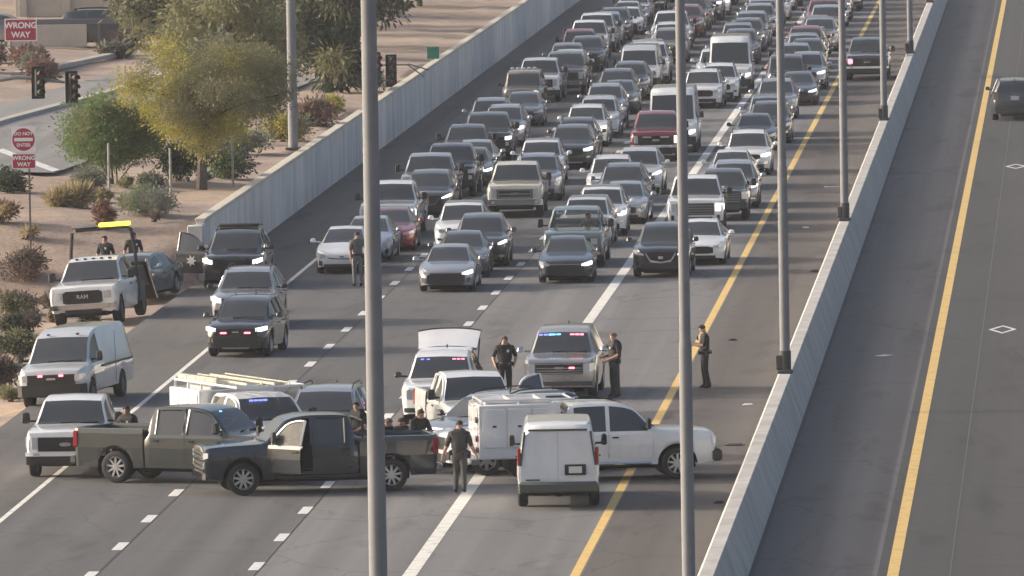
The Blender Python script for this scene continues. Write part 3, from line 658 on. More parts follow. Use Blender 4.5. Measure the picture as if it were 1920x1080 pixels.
def bigsuv(name, grille, **kw):
    S = dict(name=name, L=5.20, W=2.04, fo=.98, wb=3.0, wr=.40, tw=.27, zb=.30, cowl=1.40, header=2.08, rhead=4.95, rdeck=5.13,
      top=[(0, .98), (.04, 1.08), (.3, 1.14), (1.40, 1.23), (2.08, 1.76), (2.4, 1.85), (3.0, 1.89), (4.5, 1.87), (4.95, 1.81), (5.13, 1.25), (5.16, 1.12), (5.2, .96)],
      belt=[(0, .90), (.25, 1.07), (1.40, 1.18), (3.5, 1.20), (5.0, 1.20), (5.2, .9)],
      w=[(0, .84), (.05, .91), (.16, .97), (.4, 1.01), (.9, 1.02), (4.6, 1.02), (5.0, .98), (5.15, .92), (5.2, .86)],
      wt=[(0, .80), (.16, .87), (.5, .90), (1.40, .90), (2.08, .75), (3.0, .73), (4.95, .71), (5.13, .82), (5.2, .8)],
      windows=[(1.62, 2.58), (2.68, 3.55), (3.66, 4.85)], doors=[(1.52, 2.63), (2.63, 3.60)], front=grille, wheel='six', rails=(2.3, 4.7), antenna=4.6,
      rear=[('tail_light', M_TAIL, [(.72, .92, 1.25), (.92, .90, 1.26)], .02, True), ('rear_bumper', M_TRIM, [(-.85, .36, .60), (.85, .36, .60)], .05)])
    S.update(kw); SPEC[name] = build(S); return S
def pickup(name, grille, **kw):
    S = dict(name=name, L=5.88, W=2.06, fo=.96, wb=3.74, wr=.41, tw=.27, zb=.40, cowl=1.45, header=2.10, rhead=3.66, rdeck=3.81, end=3.86, archgap=.09,
      top=[(0, 1.09), (.02, 1.17), (.12, 1.22), (.6, 1.26), (1.45, 1.30), (2.10, 1.85), (2.35, 1.92), (2.8, 1.955), (3.4, 1.945), (3.66, 1.90), (3.81, 1.36), (3.86, 1.2)],
      belt=[(0, 1.045), (.12, 1.185), (.6, 1.22), (1.45, 1.25), (3.7, 1.25), (3.86, 1.16)],
      w=[(0, .945), (.03, .98), (.10, 1.005), (.4, 1.022), (.9, 1.03), (3.7, 1.02), (3.86, 1.01)],
      wt=[(0, .91), (.10, .955), (.5, .972), (1.45, .955), (2.10, .79), (2.9, .77), (3.66, .755), (3.81, .86), (3.86, .85)],
      windows=[(1.70, 2.66), (2.76, 3.55)], doors=[(1.58, 2.71), (2.71, 3.70)], front=grille, wheel='multi', bed=(3.90, 1.38, .86), mirror=(.22, .13, .28), bodyname='cab', ang=27)
    S.update(kw); SPEC[name] = build(S); return S
def van(name, grille, **kw):
    S = dict(name=name, L=5.70, W=2.02, fo=.90, wb=3.43, wr=.37, tw=.25, zb=.42, van=True, cowl=.82, header=1.58, rhead=5.5, rdeck=5.69,
      top=[(0, .98), (.04, 1.08), (.3, 1.15), (.82, 1.24), (1.58, 1.90), (1.95, 2.04), (2.6, 2.12), (5.2, 2.12), (5.5, 2.08), (5.64, 1.98), (5.7, 1.86)],
      belt=[(0, .90), (.25, 1.07), (.82, 1.18), (2.2, 1.20), (5.4, 1.22), (5.7, 1.2)],
      w=[(0, .82), (.05, .90), (.16, .96), (.4, 1.0), (.9, 1.01), (5.3, 1.01), (5.6, .99), (5.7, .97)],
      wt=[(0, .78), (.16, .85), (.5, .88), (.82, .89), (1.58, .80), (2.6, .80), (5.2, .80), (5.7, .74)],
      windows=[(1.05, 2.05)], doors=[(.98, 2.15)], front=grille, wheel='steel', mirror=(.16, .14, .28), mirror_u=.35)
    S.update(kw); SPEC[name] = build(S); return S

H_ = 'headlight'; G_ = 'grille'; B_ = 'bumper'; F_ = 'fog_light'; A_ = 'air_intake'
g_sed = [(G_, M_BLK, [(-.50, .42, .60), (-.3, .40, .64), (.3, .40, .64), (.50, .42, .60)], .012), (A_, M_BLK, [(-.58, .24, .34), (.58, .24, .34)], .02), (H_, M_LAMP, [(.50, .60, .66), (.70, .60, .71), (.86, .66, .75)], .016, True)]
g_sed2 = [(G_, M_BLK, [(-.62, .30, .56), (-.5, .26, .62), (.5, .26, .62), (.62, .30, .56)], .014), ('light_bar', M_CHR, [(-.60, .625, .645), (.60, .625, .645)], .02), (H_, M_LAMP, [(.52, .58, .65), (.72, .58, .70), (.86, .62, .74)], .018, True), (F_, M_TRIM, [(.66, .30, .46), (.78, .34, .50)], .02, True)]
g_prius = [(A_, M_BLK, [(-.60, .25, .34), (.60, .25, .34)], .02), ('trim_bar', M_BLK, [(-.45, .53, .56), (-.2, .50, .53), (.2, .50, .53), (.45, .53, .56)], .012), (H_, M_LAMP, [(.56, .56, .66), (.74, .50, .70), (.87, .62, .74)], .016, True), (F_, M_BLK, [(.66, .28, .44), (.76, .30, .48)], .018, True), ('emblem', M_CHR, [(-.07, .56, .61), (.07, .56, .61)], .02)]
g_suv = [(G_, M_BLK, [(-.52, .60, .80), (-.4, .56, .84), (.4, .56, .84), (.52, .60, .80)], .014), (A_, M_BLK, [(-.66, .30, .46), (.66, .30, .46)], .02), ('skid_plate', M_STEEL, [(-.5, .27, .32), (.5, .27, .32)], .03), (H_, M_LAMP, [(.54, .74, .84), (.74, .74, .88), (.90, .80, .92)], .018, True), (F_, M_CHR, [(.66, .48, .54), (.80, .48, .56)], .02, True), ('emblem', M_CHR, [(-.09, .68, .74), (.09, .68, .74)], .026)]
g_vmot = [(G_, M_BLK, [(-.58, .48, .84), (-.3, .44, .86), (.3, .44, .86), (.58, .48, .84)], .014), ('chrome_vee', M_CHR, [(-.50, .78, .86), (-.34, .52, .60), (0, .48, .53), (.34, .52, .60), (.50, .78, .86)], .026), (A_, M_BLK, [(-.66, .28, .42), (.66, .28, .42)], .02), (H_, M_LAMP, [(.56, .74, .80), (.76, .78, .88), (.91, .84, .93)], .018, True), (F_, M_CHR, [(.62, .36, .41), (.82, .36, .42)], .024, True), ('emblem', M_CHR, [(-.08, .62, .72), (.08, .62, .72)], .03)]
g_equi = [(G_, M_BLK, [(-.64, .66, .86), (.64, .66, .86)], .014), (A_, M_BLK, [(-.76, .30, .62), (.76, .30, .62)], .02), ('emblem', M_CHR, [(-.10, .74, .79), (.10, .74, .79)], .03), (H_, M_LAMP, [(.60, .78, .88), (.78, .78, .91), (.91, .82, .93)], .018, True), (F_, M_TRIM, [(.68, .46, .58), (.84, .48, .60)], .026, True), ('skid_plate', M_STEEL, [(-.4, .27, .31), (.4, .27, .31)], .03)]
def g_tahoe():
    L_ = [(G_, M_BLK, [(-.66, .72, 1.03), (.66, .72, 1.03)], .012)]
    for i, z in enumerate((.735, .80, .875, .99)): L_.append(('grille_bar', M_CHR, [(-.64, z, z+.03), (.64, z, z+.03)], .03, False, G_, 'gb%d' % i))
    L_ += [('emblem', M_CHR, [(-.13, .86, .93), (.13, .86, .93)], .045), (H_, M_LAMP, [(.68, .74, 1.0), (.84, .76, 1.02), (.97, .84, 1.03)], .02, True), (B_, M_TRIM, [(-.9, .40, .52), (.9, .40, .52)], .03), ('trim_bar', M_CHR, [(-.34, .58, .61), (.34, .58, .61)], .02)]
    return L_
g_expl = [(G_, M_BLK, [(-.64, .66, .98), (.64, .66, .98)], .014), (A_, M_BLK, [(-.6, .36, .56), (.6, .36, .56)], .02), (H_, M_LAMP, [(.66, .84, .98), (.82, .86, 1.02), (.97, .92, 1.05)], .02, True), (F_, M_BLK, [(.66, .40, .62), (.86, .44, .64)], .02, True)]
g_pol = [(G_, M_BLK, [(-.64, .66, 1.0), (.64, .66, 1.0)], .014), (B_, M_BLK, [(-.84, .34, .56), (.84, .34, .56)], .03), ('push_bar', M_BLK, [(-.42, .40, 1.02), (-.36, .40, 1.02)], .12), ('push_bar', M_BLK, [(.36, .40, 1.02), (.42, .40, 1.02)], .12, False, None, 'pb2'), ('push_bar', M_BLK, [(-.42, .84, .90), (.42, .84, .90)], .12, False, None, 'pb3'), (H_, M_LAMP, [(.66, .84, .98), (.82, .86, 1.02), (.97, .92, 1.05)], .02, True)]
def g_ford(chrome=M_BLK):
    return [(G_, M_BLK, [(-.70, .70, 1.06), (.70, .70, 1.06)], .014), ('grille_bar', chrome, [(-.68, .92, .98), (.68, .92, .98)], .035, False, G_, 'gb0'), ('grille_bar', chrome, [(-.68, .78, .84), (.68, .78, .84)], .035, False, G_, 'gb1'), ('emblem', M_CHR, [(-.15, .86, .90), (-.08, .83, .93), (.08, .83, .93), (.15, .86, .90)], .05),
            (H_, M_LAMP, [(.73, .76, 1.06), (.86, .76, 1.06), (1.0, .84, 1.06)], .02, True), ('bumper_cap', MATS['paint_bright white'], [(-.98, .58, .68), (.98, .58, .68)], .055), (B_, M_BLK, [(-.97, .36, .58), (.97, .36, .58)], .045), (F_, M_LAMP, [(.66, .60, .66), (.82, .60, .66)], .062, True)]
g_fordw = [(G_, M_BLK, [(-.66, .72, 1.06), (.66, .72, 1.06)], .014)]+[('grille_bar', M_CHR, [(-.62, z, z+.05), (.62, z, z+.05)], .04, False, G_, 'gb%d' % i) for i, z in enumerate((.73, .86, 1.0))]+[('grille_post', M_CHR, [(x-.03, .73, 1.05), (x+.03, .73, 1.05)], .042, False, G_, 'gp%d' % i) for i, x in enumerate((-.60, .60))]+[('emblem', M_BLU if False else M_CHR, [(-.14, .84, .94), (.14, .84, .94)], .055), (H_, M_LAMP, [(.69, .76, 1.08), (.86, .76, 1.08), (1.0, .84, 1.06)], .02, True), (B_, M_CHR, [(-.98, .48, .68), (.98, .48, .68)], .06), (A_, M_BLK, [(-.7, .40, .50), (.7, .40, .50)], .03), (F_, M_LAMP, [(.74, .53, .63), (.86, .53, .63)], .066, True)]
g_ram = [(G_, M_BLK, [(-.60, .74, 1.02), (-.5, .70, 1.08), (.5, .70, 1.08), (.60, .74, 1.02)], .014), (H_, M_LAMP, [(.64, .84, 1.04), (.82, .84, 1.06), (1.0, .90, 1.08)], .02, True), (B_, M_CHR, [(-.97, .54, .68), (.97, .54, .68)], .06), (A_, M_BLK, [(-.55, .40, .52), (.55, .40, .52)], .05), (F_, M_LAMP, [(.72, .44, .56), (.88, .44, .56)], .05, True)]
def g_chev(barmat=M_CHR):
    return [(G_, M_BLK, [(-.74, .58, 1.06), (.74, .58, 1.06)], .014)]+[('grille_bar', barmat, [(-.72, z, z+.035), (.72, z, z+.035)], .04, False, G_, 'gb%d' % i) for i, z in enumerate((.62, .74, .86, 1.0))]+[('emblem', M_CHR, [(-.16, .87, .93), (.16, .87, .93)], .06), (H_, M_LAMP, [(.76, .92, 1.06), (.90, .92, 1.08), (1.0, .96, 1.09)], .025, True), (F_, M_LAMP, [(.78, .68, .86), (.92, .70, .84)], .02, True), (B_, barmat, [(-.98, .42, .56), (.98, .42, .56)], .05)]
g_gmc = [(G_, M_TRIM, [(-.66, .66, 1.08), (.66, .66, 1.08)], .014)]+[('grille_bar', M_STEEL, [(-.64, z, z+.03), (.64, z, z+.03)], .035, False, G_, 'gb%d' % i) for i, z in enumerate((.70, .79, .88, .97))]+[(H_, M_LAMP, [(.70, .80, 1.07), (.86, .80, 1.07), (1.0, .86, 1.07)], .03, True), (B_, M_TRIM, [(-.6, .42, .60), (.6, .42, .60)], .03), (F_, M_BLK, [(.76, .48, .66), (.86, .48, .66)], .03, True)]
g_van = [(G_, M_BLK, [(-.70, .66, .96), (.70, .66, .96)], .014), ('emblem', M_CHR, [(-.13, .81, .87), (.13, .81, .87)], .03), (H_, M_LAMP, [(.68, .76, .94), (.82, .78, .96), (.95, .86, .98)], .02, True), (B_, M_BLK, [(-.95, .36, .68), (.95, .36, .68)], .06)]
g_old = [(G_, M_BLK, [(-.56, .78, 1.0), (.56, .78, 1.0)], .014), ('grille_bar', M_CHR, [(-.54, .88, .91), (.54, .88, .91)], .03, False, G_, 'gb0'), (H_, M_LAMP, [(.60, .80, 1.0), (.82, .80, 1.0)], .02, True), (B_, M_CHR, [(-.97, .46, .66), (.97, .46, .66)], .07)]
g_jeep = [(G_, M_BLK, [(-.40, .72, 1.0), (.40, .72, 1.0)], .014)]+[('grille_post', M_TRIM, [(x-.02, .73, .99), (x+.02, .73, .99)], .03, False, G_, 'gp%d' % i) for i, x in enumerate((-.27, -.16, -.05, .06, .17, .28))]+[(H_, M_LAMP, [(.48, .80, .96), (.55, .76, 1.0), (.66, .76, 1.0), (.73, .80, .96)], .03, True), (B_, M_BLK, [(-.9, .48, .66), (.9, .48, .66)], .10)]

sedan('sedan', g_sed); sedan('sedan2', g_sed2, L=4.71)
sedan('hatch', g_prius, L=4.55, top=[(0, .58), (.05, .68), (.3, .80), (.8, .92), (1.12, 1.0), (2.05, 1.41), (2.4, 1.465), (2.8, 1.475), (3.4, 1.42), (3.75, 1.36), (4.42, 1.10), (4.5, 1.0), (4.55, .85)], cowl=1.12, header=2.05, rhead=3.75, rdeck=4.42,
      wt=[(0, .56), (.16, .68), (.5, .74), (1.12, .755), (2.05, .60), (2.85, .585), (3.75, .57), (4.42, .66), (4.55, .6)], belt=[(0, .52), (.3, .74), (1.12, .93), (2.2, .95), (3.5, .99), (4.3, 1.02), (4.55, .78)], w=[(0, .62), (.05, .72), (.16, .81), (.4, .875), (.9, .90), (3.9, .90), (4.3, .86), (4.5, .80), (4.55, .74)], W=1.80, wb=2.70, fo=.90)
suv('suv', g_suv); suv('suv_sunroof', g_suv, sunroof=[(2.25, 2.75)], rails=None); suv('suv_v', g_vmot, rails=None, W=1.92); suv('suv_equi', g_equi, L=4.66, railmat=M_CHR, rich=True)
bigsuv('tahoe', g_tahoe(), railmat=M_TRIM); bigsuv('explorer', g_expl, L=5.05, rich=True, top=[(0, .94), (.04, 1.04), (.3, 1.11), (1.36, 1.20), (2.06, 1.68), (2.4, 1.77), (3.0, 1.80), (4.3, 1.77), (4.72, 1.70), (4.97, 1.22), (5.0, 1.1), (5.05, .94)], cowl=1.36, header=2.06, rhead=4.72, rdeck=4.97, belt=[(0, .88), (.25, 1.04), (1.4, 1.14), (3.5, 1.17), (4.8, 1.18), (5.05, .9)],
       w=[(0, .82), (.05, .90), (.16, .96), (.4, .99), (.9, 1.0), (4.4, 1.0), (4.85, .96), (5.0, .90), (5.05, .84)], wt=[(0, .78), (.16, .85), (.5, .88), (1.36, .88), (2.06, .73), (3.0, .71), (4.72, .69), (4.97, .80), (5.05, .78)], W=2.0, wr=.385, windows=[(1.58, 2.52), (2.62, 3.45), (3.56, 4.62)])
bigsuv('police_suv', g_pol, rich=True)
bigsuv('jeep', g_jeep, L=4.6, W=1.88, wb=2.75, fo=.75, wr=.41, cowl=1.25, header=1.72, rhead=4.5, rdeck=4.57, rails=None, antenna=None,
       top=[(0, 1.0), (.04, 1.08), (.3, 1.10), (1.25, 1.15), (1.72, 1.70), (1.95, 1.80), (2.6, 1.84), (4.3, 1.82), (4.5, 1.78), (4.57, 1.2), (4.6, 1.1)], belt=[(0, .9), (.2, 1.02), (1.25, 1.10), (4.5, 1.14), (4.6, 1.0)],
       w=[(0, .72), (.05, .78), (.16, .84), (.5, .91), (.9, .94), (4.4, .94), (4.6, .90)], wt=[(0, .68), (.16, .72), (1.25, .80), (1.72, .74), (4.5, .72), (4.6, .72)], windows=[(1.45, 2.3), (2.4, 3.2), (3.3, 4.4)], doors=[(1.4, 2.35), (2.35, 3.25)])
pickup('ford', g_ford()); pickup('ford_chrome', g_fordw); pickup('gmc', g_gmc); pickup('chevy', g_chev(), rich=True, bumpermat=M_CHR); pickup('chevy_dark', g_chev(M_BLK), rich=True, bumpermat=M_TRIM)
pickup('ram', g_ram, wheel='steel'); pickup('oldpickup', g_old, windows=[(1.70, 2.66), (2.80, 3.45)])
pickup('tacoma', g_suv and g_gmc, L=5.45, W=1.92, wb=3.25, fo=.93, wr=.38, end=3.55, bed=(3.58, 1.28, .82), cowl=1.35, header=1.98, rhead=3.32, rdeck=3.50,
       top=[(0, .98), (.03, 1.08), (.2, 1.13), (1.35, 1.19), (1.98, 1.68), (2.3, 1.77), (2.7, 1.80), (3.1, 1.78), (3.32, 1.72), (3.50, 1.27), (3.55, 1.12)], belt=[(0, .9), (.2, 1.06), (1.35, 1.14), (3.4, 1.16), (3.55, 1.08)],
       w=[(0, .84), (.04, .89), (.12, .92), (.4, .95), (.9, .96), (3.4, .95), (3.55, .945)], wt=[(0, .80), (.12, .85), (.5, .86), (1.35, .85), (1.98, .71), (2.7, .69), (3.32, .685), (3.50, .80), (3.55, .79)], windows=[(1.6, 2.46), (2.56, 3.25)], doors=[(1.48, 2.51), (2.51, 3.4)])
van('van', g_van); 
van('tall_van', g_van, L=6.4, W=2.14, wb=3.9, wr=.40, top=[(0, 1.05), (.04, 1.16), (.3, 1.24), (.95, 1.36), (1.55, 2.32), (1.85, 2.52), (2.5, 2.60), (6.0, 2.60), (6.2, 2.55), (6.34, 2.45), (6.4, 2.3)], cowl=.95, header=1.55, rhead=6.2, rdeck=6.38,
    belt=[(0, .95), (.25, 1.15), (.95, 1.32), (2.2, 1.36), (6.2, 1.36), (6.4, 1.3)], w=[(0, .88), (.05, .96), (.16, 1.02), (.4, 1.06), (.9, 1.07), (6.0, 1.07), (6.3, 1.05), (6.4, 1.03)], wt=[(0, .84), (.16, .90), (.5, .93), (.95, .96), (1.55, .90), (2.5, .90), (6.0, .90), (6.4, .84)], windows=[(1.15, 2.2)], doors=[(1.05, 2.3)])
# ================================================================ VEHICLES IN THE SCENE
def wsp(S_top, L, cowl, header, t, x, off=.03):      # a point on the windshield, t = 0 at the cowl, 1 at the header
    f = pchip(S_top); u = cowl+(header-cowl)*t; return (x, u-L/2-off, f(u)+off*.6-.015)
def glow(root, p0, w, h, m, name='emergency_light', d=.04):
    b = MB(); b.box((0, 0, 0), (w, d, h), bev=.01); return obj(name, b.mesh(name, m), root, p0)
def centre(aw, al, yaw):
    c, s = math.cos(yaw), math.sin(yaw); return (aw[0]-(al[0]*c-al[1]*s), aw[1]-(al[0]*s+al[1]*c))
W_ = PAINTS
# --- A: tow truck on the verge
ya = R(-5); cx, cy = centre((-31.35, 345.6), (0, -2.94+.96), ya)
tow, k = spawn('tow_truck', SPEC['ram'], (cx, cy, -.24), ya, W_['white'], 'white tow truck with black headache rack and lit amber beacon bar', 'tow truck', roll=R(-3.2), skip=('bed', 'tailgate', 'rear_bumper', 'tail_light'), scale=1.06)
b = MB(); b.tube([(-.98, .98, .7), (-.98, .98, 2.0), (-.90, .98, 2.62), (-.78, .98, 2.70), (.78, .98, 2.74), (.90, .98, 2.66), (.98, .98, 2.0), (.98, .98, .7)], .055, 8); b.tube([(-.95, .98, 1.45), (.95, .98, 1.45)], .04, 6)
obj('headache_rack', b.mesh('headache_rack', M_BLK), tow)
b = MB(); b.box((.42, .98, 2.83), (.95, .22, .12), bev=.03); lb = obj('beacon_bar', b.mesh('beacon_bar', M_AMB), tow)
b = MB(); b.box((-.5, .98, 2.80), (.8, .2, .07), bev=.02); obj('beacon_base', b.mesh('beacon_base', M_CHR), tow)
b = MB(); b.box((0, 2.0, .95), (2.0, 2.0, .18), bev=.02); b.box((.72, 2.0, 1.25), (.55, 1.9, .5), bev=.03); b.box((-.72, 2.0, 1.25), (.55, 1.9, .5), bev=.03); obj('deck', b.mesh('deck', M_BLK), tow)
b = MB(); b.box((.92, 1.35, .78), (.30, .85, .60), bev=.03); obj('toolbox', b.mesh('toolbox', M_TRIM), tow)
rot = Matrix.Rotation(R(-38), 3, 'X'); b = MB(); b.box((.86, 2.85, 1.02), (.46, 1.9, .10), rot, bev=.02); obj('ramp_deck', b.mesh('ramp_deck', mat('deck_black', (.012, .012, .014), .8)), tow)
b = MB(); b.box((1.10, 2.85, 1.04), (.05, 1.94, .13), rot, bev=.01); obj('ramp_edge', b.mesh('ramp_edge', M_CHR), tow)
t_ = obj('lettering', textmesh('ram_letters', 'RAM', .17, M_CHR, .01, .004), tow, (0, -2.985, .90), (R(90), 0, 0))
for i in range(5):
    b = MB(); b.box((-.5+.25*i, -.70, 1.915), (.10, .08, .05), bev=.015); obj('roof_marker', b.mesh('roof_marker', M_BLK), tow)
# --- B: sedan being loaded
yb = R(-14); cx, cy = centre((-30.45, 356.4), (.80, -2.375+.92), yb)
spawn('sedan', SPEC['sedan'], (cx, cy, -.12), yb, W_['teal grey'], 'teal grey sedan standing at the ramp of the tow truck', 'sedan', roll=R(-3))
# --- D: police car on the shoulder with open door
cx, cy = centre((-27.9, 360.2), (0, -2.6+.98), 0)
pol, k = spawn('police_car', SPEC['police_suv'], (cx, cy, 0), 0, W_['black'], 'black police SUV with its badge door open beside the wall', 'police car', openrot={('door', -1, 0): R(66)}, lit=True)
b = MB(); st_ = []
for i in range(14): rr_ = .20 if i % 2 == 0 else .10; st_.append((rr_*math.cos(2*math.pi*i/14), rr_*math.sin(2*math.pi*i/14)))
star = slab('door_star', st_, -.012, 0, M_ASTAR)
# closed door lies in the YZ plane with its outside towards -X
so = obj('star_badge', star, k[('door', -1, 0)], (-.036, .52, .88), (0, 0, R(-90)))
b = MB(); b.box((.02, -2.62+3.0, 1.97), (1.35, .32, .10), bev=.04); obj('light_bar', b.mesh('light_bar', M_BLK), pol)
for s in (-1, 1): b = MB(); b.box((s*.98, -1.05, 1.35), (.10, .12, .16), bev=.04); obj('spot_lamp', b.mesh('spot_lamp', M_CHR), pol)
# --- E, F: unmarked SUVs on the first lane
spawn('sport_utility', SPEC['explorer'], (-25.93, 340.6, 0), R(-1), W_['silver'], 'pale grey SUV with lit headlamps right behind the black one with red grille lights', 'suv', lit=True)
cx, cy = centre((-25.1, 325.8), (0, -2.33+.92), R(-5))
f_, k = spawn('sport_utility', SPEC['suv_equi'], (cx, cy, 0), R(-5), W_['black'], 'black SUV with red lights flashing in its grille near the edge line', 'suv', lit=True)
for x in (-.36, .36): glow(f_, (x, -2.37, .745), .19, .05, M_RED)
# --- G: cargo van on the shoulder
yg = R(-9); cx, cy = centre((-28.62, 305.6), (0, -2.85+.90), yg)
g_, k = spawn('cargo_van', SPEC['van'], (cx, cy, -.05), yg, W_['van silver'], 'silver cargo van with two red grille lights on the left shoulder', 'van', roll=R(-2.2), matmap={'bumper': M_BLK})
for x in (-.30, .30): glow(g_, (x, -2.90, .93), .13, .06, M_RED)
b = MB(); b.box((1.012, .8, 1.06), (.02, 3.6, .05)); obj('side_moulding', b.mesh('side_moulding', M_TRIM, False), g_)
b = MB(); b.box((1.008, .62, 1.20), (.012, .012, 1.5)); obj('panel_seam', b.mesh('panel_seam', M_TRIM, False), g_)
for x in (-.42, .42): b = MB(); b.box((x, -1.22, 1.985), (.09, .12, .05), bev=.02); obj('roof_marker', b.mesh('roof_marker', M_BLK), g_)
# --- H: white pickup
cx, cy = centre((-25.96, 279.4), (0, -2.94+.96), R(-1))
spawn('pickup_truck', SPEC['ford'], (cx, cy, 0), R(-1), W_['bright white'], 'white pickup with black grille facing out beside the grey pickup tailgate', 'pickup', matmap={'bumper_cap': W_['bright white']})
# --- J: grey pickup across the lanes
spawn('pickup_truck', SPEC['chevy_dark'], (-22.55, 277.0, 0), R(67), W_['olive grey'], 'olive grey pickup parked crosswise with a small blue light in its windshield', 'pickup')
j_ = bpy.data.objects[-1] if False else [o for o in col.objects if o.get('label', '').startswith('olive grey')][0]
glow(j_, (-.30, -.90, 1.80), .12, .06, M_BLU)
# --- K: service truck with ladder rack
yk = R(27); cx, cy = centre((-21.05, 280.7), (0, -2.94+2.1), yk)
K_, k = spawn('service_truck', SPEC['chevy'], (cx, cy, 0), yk, W_['white'], 'white service truck with loaded ladder rack and blue windshield lights', 'truck', skip=('bed', 'tailgate', 'rear_bumper', 'tail_light'))
def service_body(root, y0, y1, z1, rackz, ladders, pm):
    b = MB(); b.box((0, (y0+y1)/2, (z1+.62)/2), (2.10, y1-y0, z1-.62), bev=.03); bo = obj('service_body', b.mesh('service_body', pm), root)
    n = 3; w = (y1-y0-.16)/n; b = MB(); b.box((0, 0, 0), (.03, w-.05, z1-1.02), bev=.012); dm_ = b.mesh('locker_door', pm); b = MB(); b.box((0, 0, 0), (.03, .10, .05), bev=.01); hm_ = b.mesh('latch', M_TRIM)
    for s in (-1, 1):
        for i in range(n):
            d_ = obj('locker_door', dm_, bo, (s*1.06, y0+.08+w*(i+.5), (z1+.80)/2)); obj('latch', hm_, d_, (s*.02, 0, .05))
    b = MB(); b.box((0, 0, 0), (.86, .03, z1-.84), bev=.012); rm_ = b.mesh('rear_door', pm)
    for s in (-.5, .5): obj('rear_door', rm_, bo, (s*.92, y1+.012, (z1+.72)/2))
    b = MB(); b.box((0, y1+.08, .56), (2.0, .22, .14), bev=.02); obj('rear_bumper', b.mesh('svc_bumper', M_STEEL), root)
    b = MB(); b.box((0, (y0+y1)/2, z1+.035), (1.3, (y1-y0)*.8, .07), bev=.02); obj('roof_hatch', b.mesh('roof_hatch', pm), bo)
    for s in (-1, 1):
        b = MB(); b.tube([(s*.92, y1-.1, z1), (s*.92, y1-.1, rackz), (s*.92, y0-.1, rackz), (s*.92, ladders[0], rackz)], .035, 8)
        for yy in (y0+.15, (y0+y1)/2): b.tube([(s*.92, yy, z1), (s*.92, yy, rackz)], .03, 6)
        obj('rack_rail', b.mesh('rack_rail', pm), root)
    for i in range(4):
        yy = ladders[0]+.05+(y1-.15-ladders[0])*i/3; b = MB(); b.tube([(-.92, yy, rackz), (.92, yy, rackz)], .03, 6); obj('rack_bar', b.mesh('rack_bar', pm), root)
    return bo
service_body(K_, .98, 3.0, 1.98, 2.16, (-1.3,), W_['white'])
for i, (x0, z0, col_) in enumerate(((-.62, 2.24, W_['cream']), (.15, 2.22, W_['cream']))):       # ladders and a tool tray on the rack
    b = MB()
    for x in (0, .42): b.box((x0+x, .95, z0), (.03, 4.3, .065))
    for q in range(14): b.tube([(x0, -1.05+.3*q, z0), (x0+.42, -1.05+.3*q, z0)], .018, 6)
    tag(obj('ladder', b.mesh('ladder', col_, False), None, (cx, cy, 0), (0, 0, yk)), ['cream extension ladder on the outer side of the service truck rack', 'cream extension ladder on the inner side of the service truck rack'][i], 'ladder', 'ladders on the service truck rack')
b = MB(); b.box((-.86, 1.4, 2.26), (.16, 2.6, .15), bev=.03); obj('rack_tray', b.mesh('rack_tray', W_['cream']), K_)
for i in range(4): b = MB(); b.box((-.945, .45+.62*i, 2.26), (.02, .5, .10), bev=.01); obj('tray_cover', b.mesh('tray_cover', W_['cream']), K_)
for i in range(4): glow(K_, (-.42+.13*i, -.99, 1.80-.0), .11, .045, M_DBL)
# --- L: dark SUV with silver rails
spawn('sport_utility', SPEC['explorer'], (-19.75, 285.6, 0), R(-3), W_['silver'], 'silver SUV with black roof rails behind the dark blue pickup cab', 'suv')
# --- M: dark blue pickup with open door
mx, my = -19.25, 273.5; ym = R(-77)
m_, k = spawn('pickup_truck', SPEC['chevy'], (mx, my, 0), ym, W_['dark blue'], 'dark blue crew cab pickup parked crosswise with its front door open', 'pickup', openrot={('door', 1, 0): R(-52)}, matmap={'side_mirror': M_BLK})
fo_ = k[('frame', 1, 0)]; fo_.material_slots[0].material = W_['silver']  # silver paint stands in for sunlight on the open door's frame
M_CLR = mat('clear_glass', (.5, .52, .52), .05, alpha=.22); k[('win', 1, 0)].material_slots[0].link = 'OBJECT'; k[('win', 1, 0)].material_slots[0].material = M_CLR
b = MB(); b.tube([(1.04, -1.2, .45), (1.08, -1.0, .42), (1.08, .8, .42), (1.04, 1.0, .45)], .04, 8); obj('side_step', b.mesh('side_step', M_BLK), m_)
b = MB(); b.box((.0, 1.0, 1.60), (1.7, .06, .5)); 
b = MB(); b.tube([(-.88, 1.06, 1.38), (-.86, 1.06, 1.78), (.86, 1.06, 1.78), (.88, 1.06, 1.38)], .035, 8); obj('cab_guard', b.mesh('cab_guard', M_BLK), m_)
# --- N: white SUV with raised liftgate
nx_, ny_ = -17.44, 297.8
n_, k = spawn('sport_utility', SPEC['tahoe'], (nx_, ny_, 0), 0, W_['bright white'], 'white SUV with its rear liftgate raised high', 'suv', skip=('grille_bar', 'roof_rail', 'trim_bar'), matmap={'side_mirror': M_BLK})
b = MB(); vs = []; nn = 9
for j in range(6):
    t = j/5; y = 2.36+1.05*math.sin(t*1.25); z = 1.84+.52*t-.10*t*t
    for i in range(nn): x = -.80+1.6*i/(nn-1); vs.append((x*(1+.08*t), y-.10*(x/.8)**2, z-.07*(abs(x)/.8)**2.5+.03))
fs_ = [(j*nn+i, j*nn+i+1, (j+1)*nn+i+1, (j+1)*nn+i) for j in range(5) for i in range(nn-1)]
b.add(vs, fs_); b.add([(x, y, z-.06) for x, y, z in vs], [f[::-1] for f in fs_], 1); lg = obj('liftgate', b.mesh('liftgate', [W_['bright white'], mat('shaded_liftgate_lining', (.20, .21, .26), .6)], recalc=False), n_)  # underside coloured grey-lavender, its shadow put into the material
b = MB(); rim_ = [vs[5*nn+i] for i in range(nn)]; b.tube([(x, y+.02, z-.03) for x, y, z in rim_], .05, 8); obj('gate_edge', b.mesh('gate_edge', M_BLK), lg)
